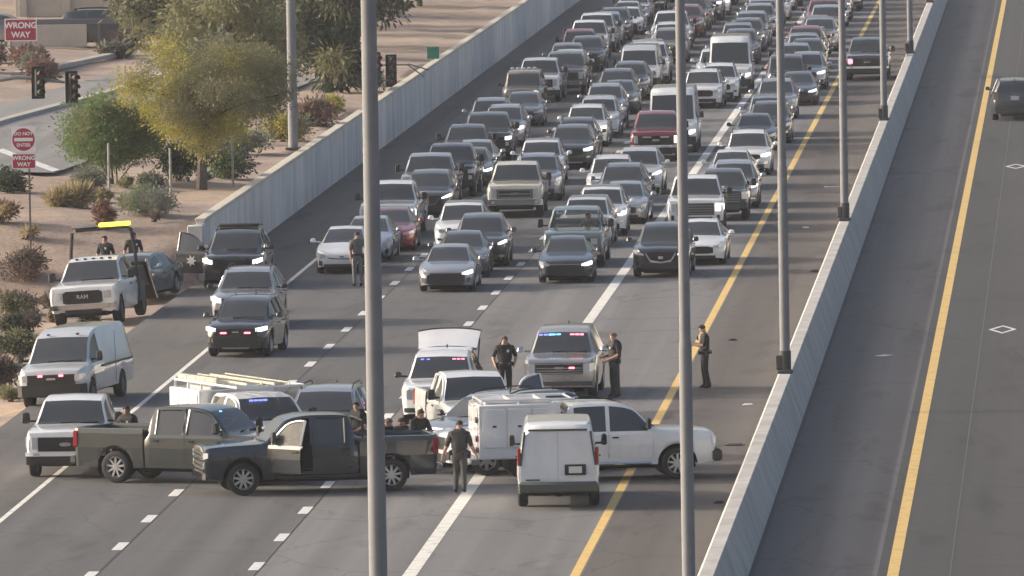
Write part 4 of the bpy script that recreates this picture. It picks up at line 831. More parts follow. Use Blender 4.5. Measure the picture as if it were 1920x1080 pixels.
for s in (-1, 1): b = MB(); b.tube([(s*.82, 2.35, 1.45), (s*.84, 2.95, 2.02)], .02, 6); obj('gas_strut', b.mesh('gas_strut', M_BLK), lg)
for x, m in ((-.52, M_DBL), (-.36, M_DBL), (.34, M_RED), (.46, M_RED), (.58, M_RED)): glow(n_, (x, -.62, 1.70), .09, .035, m)
for s, dx in ((-1, -.28), (1, .28)): b = MB(); b.box((dx-.05, .05, 1.42), (.42, .18, .55), bev=.06); obj('seat', b.mesh('seat', M_TRIM), n_)
# --- O: white pickup with open door
yo = R(12); cx, cy = centre((-16.05, 287.6), (0, -2.94+2.1), yo)
spawn('pickup_truck', SPEC['chevy'], (cx, cy, 0), yo, W_['bright white'], 'sunlit white pickup with its driver door swung open', 'pickup', openrot={('door', 1, 0): R(-58)})
# --- P: silver SUV crosswise
yp = R(-42); cx, cy = centre((-15.5, 282.2), (0, -2.525+2.06), yp)
p_v, k = spawn('sport_utility', SPEC['explorer'], (cx, cy, 0), yp, W_['silver'], 'silver SUV standing crosswise behind the white service truck', 'suv')
b = MB(); b.box((.3, .2, 1.83), (.05, .05, .16), bev=.01); obj('roof_antenna', b.mesh('whip', M_BLK), p_v)
# --- Q: white SUV nose
cx, cy = centre((-16.45, 278.2), (0, -2.525), R(-69))
spawn('sport_utility', SPEC['explorer'], (cx, cy, 0), R(-69), W_['bright white'], 'white SUV with its hood poking out behind the walking officer', 'suv')
# --- R: white service truck across the carpool lane
yr = R(100)
r_, k = spawn('service_truck', SPEC['gmc'], (-12.40, 276.3, 0), yr, W_['white'], 'white crew cab service truck with box body parked across the carpool line', 'truck', skip=('bed', 'tailgate', 'rear_bumper', 'tail_light', 'bumper'), matmap={'side_mirror': M_BLK})
service_body(r_, .98, 3.05, 2.0, 2.09, (.6,), W_['white'])
b = MB(); b.box((0, -2.99, .60), (2.04, .24, .30), bev=.05); b.box((0, -2.97, .86), (1.2, .08, .24), bev=.03); obj('push_bumper', b.mesh('push_bumper', M_BLK), r_)
b = MB(); b.tube([(-1.06, -1.3, .44), (-1.08, .9, .44)], .04, 8); obj('side_step', b.mesh('side_step_r', M_CHR), r_)
for s, z in ((-.78, 1.15), (-.78, .86), (-.78, 1.62)): b = MB(); b.lathe([(0, .085), (.03, .075), (.035, 0)], 12, 'Y'); obj('tail_lamp', b.mesh('tail_lamp', M_TRIM if z > 1.5 else M_TAIL), r_, (-.93, 3.09, z))
# --- S: white cargo van seen from behind
cx, cy = centre((-12.91, 267.8), (0, 2.85-1.37), R(182.7))
s_, k = spawn('cargo_van', SPEC['van'], (cx, cy, 0), R(182.7), W_['bright white'], 'white cargo van seen from behind with closed rear doors and dark plate frame', 'van')
M_VD_SHADE = paint('van door', (.66, .70, .76), 0)  # white doors tinted bluish: sky-lit shade put into their colour
for s in (-1, 1):
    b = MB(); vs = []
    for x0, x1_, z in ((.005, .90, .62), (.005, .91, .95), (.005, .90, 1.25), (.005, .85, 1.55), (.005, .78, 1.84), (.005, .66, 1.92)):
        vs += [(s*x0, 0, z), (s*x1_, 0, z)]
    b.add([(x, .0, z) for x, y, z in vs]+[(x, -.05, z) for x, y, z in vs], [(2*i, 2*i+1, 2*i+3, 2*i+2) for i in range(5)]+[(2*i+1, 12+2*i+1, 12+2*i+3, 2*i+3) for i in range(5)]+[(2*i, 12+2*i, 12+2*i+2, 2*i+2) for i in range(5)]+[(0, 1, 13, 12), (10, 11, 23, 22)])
    dd_ = obj('rear_door', b.mesh('van_rear_door', M_VD_SHADE), s_, (0, 2.87, 0))
    b = MB(); b.box((s*.945, 2.79, 1.30), (.09, .14, .46), bev=.03); obj('tail_light', b.mesh('van_tail', M_TAIL), s_)
    b = MB(); b.box((s*.855, 2.868, 1.50), (.05, .04, .84), Matrix.Rotation(R(-8*s), 3, 'Y')); obj('door_gasket', b.mesh('door_gasket', M_TRIM, False), s_)
b = MB(); b.box((0, 2.868, 1.95), (1.44, .04, .05)); obj('door_gasket', b.mesh('top_gasket', M_TRIM, False), s_)
b = MB(); b.box((-.42, 2.90, .98), (.52, .03, .26), bev=.02); pf_ = obj('plate_frame', b.mesh('plate_frame', M_BLK), s_)
b = MB(); b.box((-.42, 2.92, .98), (.32, .012, .16)); obj('licence_plate', b.mesh('licence_plate', M_PLATE, False), pf_)
b = MB(); b.box((.62, 2.888, .74), (.34, .01, .035)); obj('maker_badge', b.mesh('maker_badge', M_TRIM, False), s_)
b = MB(); b.box((0, 2.93, .56), (1.94, .20, .26), bev=.05); obj('rear_bumper', b.mesh('van_rb', mat('dark_bumper', (.07, .08, .075), .6)), s_)
b = MB(); b.tube([(-.7, 2.35, 0), (.7, 2.35, 0)], .05, 8); b.lathe([(2.15, .10), (2.28, .15), (2.42, .15), (2.55, 0)], 10, 'Y'); obj('rear_axle', b.mesh('rear_axle', M_UND), s_, (0, -.87, 0.37))
# --- T: grey police Tahoe type SUV
cx, cy = centre((-14.62, 306.0), (0, -2.6+.98), R(-1))
t_v, k = spawn('sport_utility', SPEC['tahoe'], (cx, cy, 0), R(-1), W_['taupe'], 'grey SUV with blue and red lights behind its windshield between two officers', 'suv', skip=('roof_rail',), matmap={'side_mirror': M_CHR})
for x, m, w in ((-.62, M_DBL, .10), (-.48, M_DBL, .12), (-.30, M_BLU, .20), (-.12, M_BLU, .12), (.26, M_RED, .12), (.40, M_RED, .12), (.53, M_RED, .10)): glow(t_v, (x, -.62, 1.70), w, .055, m)
glow(t_v, (.36, -2.66, .90), .16, .05, M_RED)

# --- the stopped queue: (lane x, front y, kit, paint, plain words, category, lit, yaw)
LX = {1: -24.5, 2: -20.75, 3: -17.1, 4: -13.5}
LN = {1: 'the wall lane', 2: 'the second lane', 3: 'the third lane', 4: 'the carpool lane'}
WORD = {'sedan': 'sedan', 'sedan2': 'sedan', 'hatch': 'hatchback', 'suv': 'railed SUV', 'suv_sunroof': 'sunroof SUV', 'suv_v': 'crossover', 'suv_equi': 'SUV', 'tahoe': 'large SUV', 'explorer': 'long SUV', 'jeep': 'boxy off-roader',
        'ford': 'big pickup', 'ford_chrome': 'chrome-grilled pickup', 'gmc': 'heavy pickup', 'chevy': 'pickup', 'chevy_dark': 'pickup', 'oldpickup': 'old pickup', 'tacoma': 'compact pickup', 'van': 'cargo van', 'tall_van': 'tall van', 'ram': 'pickup'}
CAT = {'sedan': 'sedan', 'sedan2': 'sedan', 'hatch': 'hatchback', 'van': 'van', 'tall_van': 'van'}
LEN = {'sedan': 4.75, 'sedan2': 4.71, 'hatch': 4.55, 'suv': 4.72, 'suv_sunroof': 4.72, 'suv_v': 4.72, 'suv_equi': 4.66, 'tahoe': 5.2, 'explorer': 5.05, 'jeep': 4.6, 'tacoma': 5.45, 'van': 5.7, 'tall_van': 6.4}
Q = {1: [(367.4, 'hatch', 'white', 0, -24.85), (374.0, 'hatch', 'pale blue', 0, -24.45), (380.2, 'sedan', 'red', 0, -24.1), (388.6, 'ford', 'bright white', 1, -24.6), (401.6, 'suv_v', 'dark grey', 1, -24.0), (409.2, 'chevy', 'silver', 0, -24.45), (417, 'chevy_dark', 'black', 0, -24.1),
         (424.6, 'sedan', 'dark green', 1, -23.75), (431, 'sedan2', 'silver', 0, -23.9), (437, 'tacoma', 'dark grey', 0, -24.6), (444.3, 'chevy_dark', 'olive grey', 1, -24.15), (457.6, 'suv', 'lavender', 1, -24.15), (464.5, 'suv', 'silver', 0, -25.1), (476.6, 'sedan', 'dark grey', 0, -24.3), (490.6, 'jeep', 'tan', 1, -25.0), (501.5, 'ford', 'bright white', 0, -24.8), (509.0, 'ford_chrome', 'grey', 0, -24.0), (518, 'suv', 'white', 0, -24.2)],
     2: [(356.2, 'sedan2', 'silver', 1, -20.7), (364.2, 'sedan', 'dark grey', 0, -20.7), (370.2, 'suv_v', 'dark grey', 1, -20.4), (378.6, 'suv_sunroof', 'bright white', 0, -21.5), (401.6, 'ford_chrome', 'cream', 0, -20.82), (413.4, 'suv', 'lavender', 0, -20.6), (425.5, 'suv_sunroof', 'white', 0, -21.05), (437.6, 'suv', 'dark grey', 1, -20.4), (444.0, 'suv', 'black', 0, -20.5), (456.4, 'suv', 'white', 1, -20.65), (464.5, 'suv_v', 'white', 0, -20.5), (471.8, 'sedan', 'pale blue', 1, -20.8), (477.8, 'suv', 'silver', 0, -20.8),
         (487.6, 'sedan2', 'dark green', 0, -20.6), (494.2, 'suv', 'dark grey', 0, -20.95), (502.5, 'suv', 'grey', 0, -20.7), (511.0, 'van', 'white', 0, -20.6)],
     3: [(360.2, 'sedan2', 'dark blue', 1, -17.05), (369.0, 'oldpickup', 'teal grey', 0, -17.15), (381.2, 'suv_sunroof', 'white', 0, -17.3), (388.2, 'suv_sunroof', 'bright white', 1, -17.1), (396.2, 'sedan', 'silver', 0, -16.6), (404.6, 'suv', 'grey', 0, -17.0), (411.0, 'suv', 'white', 0, -17.7), (417.0, 'suv_v', 'white', 1, -16.9), (443.2, 'ford', 'red', 1, -17.25), (450.4, 'tall_van', 'bright white', 1, -16.85), (492.2, 'suv', 'white', 0, -17.0), (498.8, 'suv', 'bright white', 0, -16.5), (508.0, 'tall_van', 'bright white', 1, -16.3)],
     4: [(362.8, 'suv_v', 'black', 1, -13.95), (369.6, 'sedan', 'bright white', 0, -12.95), (389.4, 'gmc', 'bright white', 1, -13.8), (397.4, 'tacoma', 'dark grey', 0, -13.1), (405.8, 'suv_v', 'silver', 1, -12.95), (419.6, 'sedan', 'white', 0, -13.45), (430.6, 'suv', 'bright white', 1, -13.15), (451.4, 'sedan2', 'dark green', 0, -13.5), (457.0, 'suv', 'black', 0, -13.05), (463.4, 'suv_sunroof', 'lavender', 1, -13.3), (480.6, 'suv', 'silver', 0, -13.4), (494.2, 'sedan', 'black', 1, -12.8), (504.0, 'jeep', 'dark grey', 0, -13.6), (511.0, 'suv', 'pale blue', 1, -12.8)]}
fill = random.Random(77); KF = ['sedan', 'sedan2', 'suv', 'suv', 'suv_v', 'hatch', 'ford', 'chevy', 'tacoma', 'explorer', 'suv_sunroof']; PF = ['white', 'white', 'bright white', 'silver', 'silver', 'grey', 'dark grey', 'black', 'pale blue', 'lavender', 'red', 'dark blue', 'tan']
for ln in Q:
    y = Q[ln][-1][0]+8.5
    while y < 646:
        kt = fill.choice(KF); Q[ln].append((y, kt, fill.choice(PF), 1 if fill.random() < .25 else 0, LX[ln]+fill.uniform(-.35, .35))); y += LEN.get(kt, 5.9)+fill.uniform(1.6, 4.5)
used = {}
GRP = 'vehicles stopped in the closed lanes'
for ln, items in Q.items():
    prev = None; pe = 0
    for i, (fy, kt, pc_, lit, x) in enumerate(items):
        fy = max(fy, pe+.45); L_ = LEN.get(kt, 5.88); pe = fy+L_
        me_ = '%s %s' % (pc_, WORD[kt])
        lab = ('%s heading the queue in %s' % (me_, LN[ln])) if prev is None else '%s behind a %s in %s' % (me_, prev, LN[ln])
        if lab in used: lab += ', ahead of a %s %s' % ((items[i+1][2], WORD[items[i+1][1]]) if i+1 < len(items) else ('', 'gap'))
        used[lab] = 1; prev = me_
        nm = {'sedan': 'sedan', 'sedan2': 'sedan', 'hatch': 'hatchback', 'van': 'cargo_van', 'tall_van': 'tall_van', 'jeep': 'off_roader'}.get(kt, 'pickup_truck' if kt in ('ford', 'ford_chrome', 'gmc', 'chevy', 'chevy_dark', 'oldpickup', 'tacoma', 'ram') else 'sport_utility')
        sk = {('door', -1, 0), ('door', -1, 1)} if False else set()
        far = fy > 470
        if far: sk |= {'door_handle', 'wiper', 'window_frame', 'interior', 'emblem', 'grille_bar', 'grille_post'}
        else: sk |= {'interior', 'window_frame', 'wiper'}
        rt_, k = spawn(nm, SPEC[kt], (x, fy+L_/2, 0), R(fill.uniform(-1.0, 1.0)), W_[pc_], lab, CAT.get(kt, 'pickup' if nm == 'pickup_truck' else 'off-roader' if kt == 'jeep' else 'suv'), GRP, skip=sk, lit='driver' if lit else False)
        if kt == 'oldpickup':                                        # clear glass: the driver and the seat back show
            M_TINT = mat('tinted_clear_glass', (.10, .11, .11), .04, alpha=.30, spec=.7)
            for kk in ('windshield', 'rear_window', ('win', 1, 0), ('win', 1, 1), ('win', -1, 0), ('win', -1, 1)):
                if kk in k: k[kk].material_slots[0].link = 'OBJECT'; k[kk].material_slots[0].material = M_TINT
            b = MB(); b.box((0, .25, 1.02), (1.5, .22, .62), bev=.06); obj('seat', b.mesh('bench_seat', M_TRIM), rt_); b = MB(); b.box((0, -.9, 1.14), (1.6, .5, .16), bev=.05); obj('dashboard', b.mesh('dashboard', M_BLK), rt_)
            b = MB(); b.tube([(.38+.19*math.cos(t*math.pi/8), -.55+.05*math.sin(t*math.pi/8), 1.28+.19*math.sin(t*math.pi/8)) for t in range(17)], .018, 6); obj('steering_wheel', b.mesh('steering_wheel', M_BLK), rt_)
            OLD = (x, fy+L_/2)
        if kt == 'jeep' and pc_ == 'tan':
            for q in range(5): b = MB(); b.box((-.5+.25*q, -.45, 1.93), (.17, .10, .13), bev=.04); obj('roof_lamp', b.mesh('roof_lamp', M_LAMP), rt_)
        if kt == 'ford' and pc_ == 'red':
            for x_ in (-.36, .36):
                for z_ in (1.0, .62): glow(rt_, (x_, -3.02, z_), .34, .05, M_LAMP, 'marker_strip')
# --- pickup on the inner shoulder and a car on the other carriageway
rt_, k = spawn('pickup_truck', SPEC['ford'], (-10.15, 521+2.94, 0), 0, W_['dark grey'], 'dark pickup with a red light standing alone on the inner shoulder', 'pickup', skip=('interior',), matmap={'hood': W_['silver']}); glow(rt_, (-.80, -2.99, .92), .22, .20, M_RED)
nbv, k = spawn('sport_utility', SPEC['explorer'], (-2.95, 478.5, 0), R(181), W_['dark grey'], 'dark SUV driving away on the open carriageway past the barrier', 'suv', skip=('interior',), matmap={'tail_light': M_TRIM})
b = MB(); b.box((0, 2.56, .98), (.36, .03, .18), bev=.01); obj('licence_plate', b.mesh('rear_plate', M_PLATE), nbv)
# --- small cars parked beyond the parapet
spawn('sedan', SPEC['sedan'], (-50.6, 514.6, terr(-50.6, 514.6)+.02), R(90), W_['silver'], 'tiny silver sedan parked behind the beige parapet', 'sedan', skip=('door_handle', 'wiper'))
spawn('sport_utility', SPEC['suv'], (-45.6, 514.8, terr(-45.6, 514.8)+.02), R(91), W_['dark grey'], 'tiny dark SUV parked behind the beige parapet', 'suv', skip=('door_handle', 'wiper'))
# ================================================================ PEOPLE
def person(label, loc, yaw, pose=None, shirt=(.02, .02, .022), pants=(.022, .022, .024), sleeve='short', hair=(.02, .015, .012), skin=M_SKIN, cap=None, vest=None, belt=True, h=1.80, group=None):
    J = {'pelvis': (0, 0, .96), 'waist': (0, .01, 1.10), 'chest': (0, .015, 1.28), 'upper': (0, .01, 1.41), 'neck': (0, -.005, 1.52), 'head': (0, -.03, 1.62), 'crown': (0, -.015, 1.715),
         'shoL': (.205, .01, 1.425), 'elbL': (.285, .05, 1.15), 'wriL': (.30, -.04, .91), 'shoR': (-.205, .01, 1.425), 'elbR': (-.285, .05, 1.15), 'wriR': (-.30, -.04, .91),
         'hipL': (.095, 0, .90), 'kneL': (.11, -.015, .51), 'ankL': (.115, .03, .09), 'hipR': (-.095, 0, .90), 'kneR': (-.11, -.015, .51), 'ankR': (-.115, .03, .09)}
    RAD = {'pelvis': (.168, .135), 'waist': (.168, .135), 'chest': (.195, .150), 'upper': (.175, .125), 'neck': (.062, .062), 'head': (.084, .100), 'crown': (.066, .080), 'sho': (.085, .085), 'elb': (.060, .060), 'wri': (.038, .034), 'hip': (.108, .115), 'kne': (.080, .082), 'ank': (.058, .060)}
    J.update(pose or {}); V3 = {k: Vector(v) for k, v in J.items()}
    names = list(V3); co = [V3[n] for n in names]; rad = [RAD.get(n) or RAD[n[:3]] for n in names]; E_ = []
    def e(a, b_): E_.append((names.index(a), names.index(b_)))
    for a, b_ in (('pelvis', 'waist'), ('waist', 'chest'), ('chest', 'upper'), ('upper', 'neck'), ('neck', 'head'), ('head', 'crown')): e(a, b_)
    SEG = [('torso', V3['pelvis'], V3['waist']), ('torso', V3['waist'], V3['chest']), ('torso', V3['chest'], V3['upper']), ('neck', V3['neck'], V3['head']), ('neck', V3['head'], V3['crown'])]
    def addv(n, v, r_): names.append(n); co.append(Vector(v)); rad.append(r_); V3[n] = Vector(v)
    for s in 'LR':
        e('upper', 'sho'+s); e('sho'+s, 'elb'+s); e('elb'+s, 'wri'+s); e('pelvis', 'hip'+s); e('hip'+s, 'kne'+s); e('kne'+s, 'ank'+s)
        el, wr = V3['elb'+s], V3['wri'+s]; d = (wr-el).normalized(); side = d.cross(Vector((1 if s == 'L' else -1, .2, 0))).normalized(); lat = d.cross(side).normalized()
        palm = wr+d*.075; addv('palm'+s, palm, (.040, .022)); e('wri'+s, 'palm'+s)
        for q, (o_, ln) in enumerate(((-.030, .066), (-.010, .078), (.010, .074), (.029, .058))):
            b0 = palm+side*o_+d*.022; m_ = b0+d*ln*.55+lat*.006; t_ = m_+d*ln*.40+lat*.020
            addv('f%d0%s' % (q, s), b0, (.010, .010)); addv('f%d1%s' % (q, s), m_, (.0095, .0095)); addv('f%d2%s' % (q, s), t_, (.008, .008)); e('palm'+s, 'f%d0%s' % (q, s)); e('f%d0%s' % (q, s), 'f%d1%s' % (q, s)); e('f%d1%s' % (q, s), 'f%d2%s' % (q, s))
        th = palm-side*.045-d*.012; addv('th0'+s, th, (.012, .012)); addv('th1'+s, th-side*.018+d*.040+lat*.015, (.010, .010)); e('palm'+s, 'th0'+s); e('th0'+s, 'th1'+s)
        an = V3['ank'+s]; fd = (Vector((0, -1, 0)) if pose is None or 'fd'+s not in pose else V3['fd'+s])
        addv('heel'+s, an+Vector((0, 0, -.045))-fd*.045, (.046, .044)); addv('ball'+s, an+fd*.11+Vector((0, 0, -.045)), (.048, .040)); addv('toe'+s, an+fd*.18+Vector((0, 0, -.055)), (.040, .030)); e('ank'+s, 'heel'+s); e('ank'+s, 'ball'+s); e('ball'+s, 'toe'+s)
        SEG += [('sleeve', V3['upper'], V3['sho'+s]), ('sleeve', V3['sho'+s], V3['elb'+s]), ('fore', V3['elb'+s], wr), ('hand', wr, palm+d*.08), ('leg', V3['hip'+s], V3['kne'+s]), ('leg', V3['kne'+s], an), ('foot', an+Vector((0, 0, -.02)), V3['toe'+s])]
    keep = [i for i, n in enumerate(names) if not n.startswith('fd')]
    if len(keep) < len(names):
        mp_ = {o: i for i, o in enumerate(keep)}; E_ = [(mp_[a], mp_[b_]) for a, b_ in E_]; co = [co[i] for i in keep]; rad = [rad[i] for i in keep]
    me = bpy.data.meshes.new('body_skel'); me.from_pydata(co, E_, []); t_ = bpy.data.objects.new('tmp_body', me); col.objects.link(t_)
    sm = t_.modifiers.new('s', 'SKIN'); sm.use_smooth_shade = True
    for i, v in enumerate(me.skin_vertices[0].data): v.radius = rad[i]; v.use_root = (i == 0)
    su = t_.modifiers.new('u', 'SUBSURF'); su.levels = 1; su.render_levels = 1
    dg = bpy.context.evaluated_depsgraph_get(); bm_ = bpy.data.meshes.new_from_object(t_.evaluated_get(dg)); bpy.data.objects.remove(t_); bpy.data.meshes.remove(me)
    hd = V3['head']; hz = (V3['crown']-V3['neck']).normalized(); hy = Vector((0, -1, 0)); hy = (hy-hz*hy.dot(hz)).normalized()
    for v in bm_.vertices:                                           # nose, brow and chin shaped out of the head itself
        r_ = v.co-hd; f = r_.dot(hy); u_ = r_.dot(hz); x_ = r_.cross(hy).dot(hz)
        if f > .05 and abs(u_+.01) < .035 and abs(x_) < .03: v.co += hy*.022
        if f > .05 and -.09 < u_ < -.05 and abs(x_) < .04: v.co += hy*.010
    c0 = V3['pelvis']; sh = tuple(shirt); idn = '%d' % len(bpy.data.materials)
    mats = [mat('shirt_'+idn, sh, .85, noise=(9, tuple(x*.7 for x in sh), .4, .7)), mat('trousers_'+idn, tuple(pants), .85, noise=(9, tuple(x*.7 for x in pants), .4, .7)), skin, mat('boots', (.012, .012, .012), .6)]
    bm_.materials.clear()
    for m in mats: bm_.materials.append(m)
    def near(p):
        bd = 9; bn = None
        for n, a, b_ in SEG:
            ab = b_-a; t = max(0, min(1, (p-a).dot(ab)/max(ab.length_squared, 1e-9))); dd_ = (p-a-ab*t).length
            if n == 'torso': dd_ -= .06
            if dd_ < bd: bd = dd_; bn = (n, t)
        return bn
    tors = []
    for p_ in bm_.polygons:
        n, t = near(p_.center); mi = 0
        if n == 'torso': mi = 1 if p_.center.z < c0.z+.0 and (pose is None or 'bend' not in (pose or {})) else 0; tors.append(p_.index)
        elif n == 'neck': mi = 2
        elif n == 'sleeve': mi = 0
        elif n == 'fore': mi = 0 if (sleeve == 'long' or t < .05) else 2
        elif n == 'hand': mi = 2
        elif n == 'leg': mi = 1
        elif n == 'foot': mi = 3
        p_.material_index = mi
    bm_.polygons.foreach_set('use_smooth', [True]*len(bm_.polygons))
    root = empty('person', loc, (0, 0, yaw)); root.scale = (h/1.80,)*3; tag(root, label, 'person', group)
    body = obj('body', bm_, root)
    R3 = Matrix((hy.cross(hz), hy, hz)).transposed() if False else None
    def hp(x, f, u_): return hd+hz.cross(hy)*x+hy*f+hz*u_
    # hair or cap
    b = MB(); vs = []; n = 14
    for j in range(6):
        a = R(88-j*(20 if cap else 22))
        for i in range(n):
            t = 2*math.pi*i/n; f = math.cos(t); x = math.sin(t); cut = (.055 if f > .35 else 0)*max(0, j-2)/3
            vs.append(hp(x*.090*math.cos(a), f*.108*math.cos(a)-.004, .045+math.sin(a)*.085+cut))
    b.add(vs, [(j*n+i, j*n+(i+1) % n, (j+1)*n+(i+1) % n, (j+1)*n+i) for j in range(5) for i in range(n)]+[tuple(range(n))])
    if cap:
        b.add([hp(x, f, .062+.006*(1-abs(x)/.07)) for x, f in ((-.075, .07), (-.06, .15), (0, .18), (.06, .15), (.075, .07))], [(0, 1, 2, 3, 4)])
        obj('cap', b.mesh('cap', mat('cap_'+idn, cap, .8)), root)
    else: obj('hair', b.mesh('hair', mat('hair_'+idn, hair, .7)), root)
    for s in (-1, 1):
        b = MB(); b.lathe([(-.008, 0), (-.006, .010), (.0, .011), (.006, 0)], 8, 'Y'); b.v = [tuple(hp(s*.032+x, .098-y*.5, .012+z)) for x, y, z in b.v]; obj('eye', b.mesh('eye', M_BLK), root)
        b = MB(); b.box((0, 0, 0), (.018, .035, .055), bev=.008); b.v = [tuple(hp(s*.083+x, -.005-y, -.004+z)) for x, y, z in b.v]; obj('ear', b.mesh('ear', skin), root)
    if vest:
        bb = bmesh.new(); bb.from_mesh(bm_); bb.faces.ensure_lookup_table(); kp = {bb.faces[i] for i in tors if bm_.polygons[i].center.z > c0.z+.12}
        bmesh.ops.delete(bb, geom=[f for f in bb.faces if f not in kp], context='FACES')
        todo = set(bb.verts); best = set()
        while todo:
            st_ = [todo.pop()]; comp = set(st_)
            while st_:
                v = st_.pop()
                for e_ in v.link_edges:
                    w_ = e_.other_vert(v)
                    if w_ in todo: todo.discard(w_); comp.add(w_); st_.append(w_)
            if len(comp) > len(best): best = comp
        bmesh.ops.delete(bb, geom=[v for v in bb.verts if v not in best], context='VERTS')
        bb.normal_update()
        for v in bb.verts: v.co += v.normal*.030
        vm = bpy.data.meshes.new('vest'); bb.to_mesh(vm); bb.free(); vm.materials.clear(); vm.materials.append(mat('vest_'+idn, vest, .8))
        for p_ in vm.polygons: p_.material_index = 0
        obj('vest', vm, root)
    if belt:
        b = MB(); b.box((.085, -.168, 1.345), (.06, .02, .07), bev=.008); obj('badge', b.mesh('badge', M_ASTAR), root)
        b = MB(); b.box((-.09, -.175, 1.37), (.05, .04, .11), bev=.01); obj('radio_mic', b.mesh('radio_mic', M_BLK), root)
        b = MB(); n = 18; vs = []
        for zz, k_ in ((-.03, 1.0), (.03, 1.0)):
            for i in range(n): t = 2*math.pi*i/n; vs.append((c0.x+.205*math.cos(t), c0.y+.172*math.sin(t), c0.z+.06+zz))
        b.add(vs, [(i, (i+1) % n, n+(i+1) % n, n+i) for i in range(n)]); obj('duty_belt', b.mesh('duty_belt', M_BLK), root)
        for (x, y, w_) in ((-.225, -.01, .18), (.215, .03, .12), (.12, -.165, .10), (-.10, .175, .10)):
            b = MB(); b.box((c0.x+x, c0.y+y, c0.z+.02-(.05 if w_ > .15 else 0)), (.075, .085, w_), bev=.015); obj('belt_pouch', b.mesh('belt_pouch', M_BLK), root)
    return root
BK = (.02, .021, .024)
def arms(lw, le, rw, re_): return {'wriL': lw, 'elbL': le, 'wriR': rw, 'elbR': re_}
p1 = person('officer in dark uniform standing on the inner shoulder reading his phone', (-10.72, 309.1, 0), R(-78), {**arms((.07, -.34, 1.22), (.23, -.06, 1.16), (-.05, -.36, 1.24), (-.23, -.06, 1.16)), 'head': (0, -.06, 1.61), 'crown': (0, -.065, 1.71), 'kneL': (.11, .0, .51), 'ankL': (.12, .10, .09)}, BK, BK, h=1.86, group='officers standing around the blockade')
for x, y, z in ((-.205, -.05, 1.36), (-.17, .10, 1.36)):
    b = MB(); b.box((x, y, z), (.03, .075, .085), bev=.01); obj('shoulder_patch', b.mesh('shoulder_patch', M_PLATE), p1)
b = MB(); b.box((0, 0, 0), (.08, .012, .15), Matrix.Rotation(R(50), 3, 'X'), bev=.004); fx = Vector((.01, -.42, 1.30)); ph = Matrix.Rotation(R(-78), 3, 'Z') @ (fx*1.033)
tag(obj('phone', b.mesh('phone', M_LAMP), None, (-10.72+ph.x, 309.1+ph.y, ph.z), (0, 0, R(-78))), 'small phone held up by the officer on the inner shoulder', 'phone')
person('officer in black vest standing right beside the grey SUV and looking left', (-13.12, 305.7, 0), R(-62), {**arms((.12, -.26, 1.02), (.26, .02, 1.15), (-.10, -.30, 1.10), (-.25, .0, 1.15)), 'ankL': (.17, .02, .09), 'kneL': (.15, 0, .51), 'ankR': (-.17, .04, .09), 'kneR': (-.15, 0, .51)}, BK, (.05, .052, .055), vest=(.012, .012, .014), skin=M_SKIN, hair=(.18, .13, .09), h=1.88, group='officers standing around the blockade')
person('officer with short sleeves facing out on the left of the grey SUV', (-16.15, 305.2, 0), R(6), {**arms((.26, -.10, 1.0), (.31, .08, 1.17), (-.27, -.08, .98), (-.31, .08, 1.17))}, BK, BK, vest=(.015, .015, .018), hair=(.10, .07, .05), h=1.86, group='officers standing around the blockade')
person('officer in grey walking away between the blue pickup tailgate and white van', (-15.55, 271.9, 0), R(176), {**arms((.40, .0, .92), (.30, .05, 1.14), (-.38, -.04, .95), (-.29, .06, 1.15)), 'kneL': (.10, -.12, .53), 'ankL': (.11, -.02, .10), 'kneR': (-.10, .03, .50), 'ankR': (-.12, .22, .12), 'head': (0, -.045, 1.62), 'crown': (0, -.04, 1.715)}, (.045, .045, .047), (.075, .072, .07), vest=(.03, .03, .032), h=1.88, group='officers standing around the blockade')
person('officer standing behind the dark blue pickup cab by the lamp post', (-18.62, 280.0, 0), R(-35), arms((.20, -.22, 1.05), (.26, .03, 1.15), (-.14, -.25, 1.08), (-.25, .03, 1.15)), BK, BK, vest=(.018, .018, .02), h=1.82, group='officers standing around the blockade')
crouch = {'bend': (0, 0, 0), 'pelvis': (0, .18, .66), 'waist': (0, .08, .80), 'chest': (0, -.06, .95), 'upper': (0, -.14, 1.05), 'neck': (0, -.20, 1.13), 'head': (0, -.26, 1.21), 'crown': (0, -.28, 1.31),
          'shoL': (.185, -.14, 1.05), 'shoR': (-.185, -.14, 1.05), 'elbL': (.24, -.24, .80), 'wriL': (.16, -.45, .66), 'elbR': (-.24, -.24, .80), 'wriR': (-.14, -.46, .66), 'hipL': (.10, .16, .62), 'kneL': (.16, -.18, .48), 'ankL': (.13, .10, .09), 'hipR': (-.10, .16, .62), 'kneR': (-.16, -.18, .48), 'ankR': (-.13, .10, .09)}
del crouch['bend']
person('person in maroon shirt crouching behind the blue pickup bed', (-17.95, 279.6, .0), R(40), {**crouch}, (.10, .03, .035), BK, sleeve='short', belt=False, vest=(.03, .026, .028), hair=(.03, .02, .015), h=1.85)
person('officer bending over in the crowd behind the blue pickup bed', (-17.38, 279.9, .0), R(-20), crouch, BK, BK, belt=False, h=1.84, group='officers bending in the crowd')
bend = {**crouch, 'pelvis': (0, .16, .90), 'waist': (0, .06, 1.02), 'chest': (0, -.05, 1.15), 'upper': (0, -.11, 1.25), 'neck': (0, -.15, 1.34), 'head': (0, -.20, 1.43), 'crown': (0, -.21, 1.53), 'shoL': (.19, -.11, 1.25), 'shoR': (-.19, -.11, 1.25), 'elbL': (.26, -.22, 1.0), 'wriL': (.14, -.42, .88), 'elbR': (-.26, -.22, 1.0), 'wriR': (-.12, -.43, .88), 'hipL': (.10, .14, .85), 'kneL': (.13, -.02, .48), 'hipR': (-.10, .14, .85), 'kneR': (-.13, -.02, .48)}
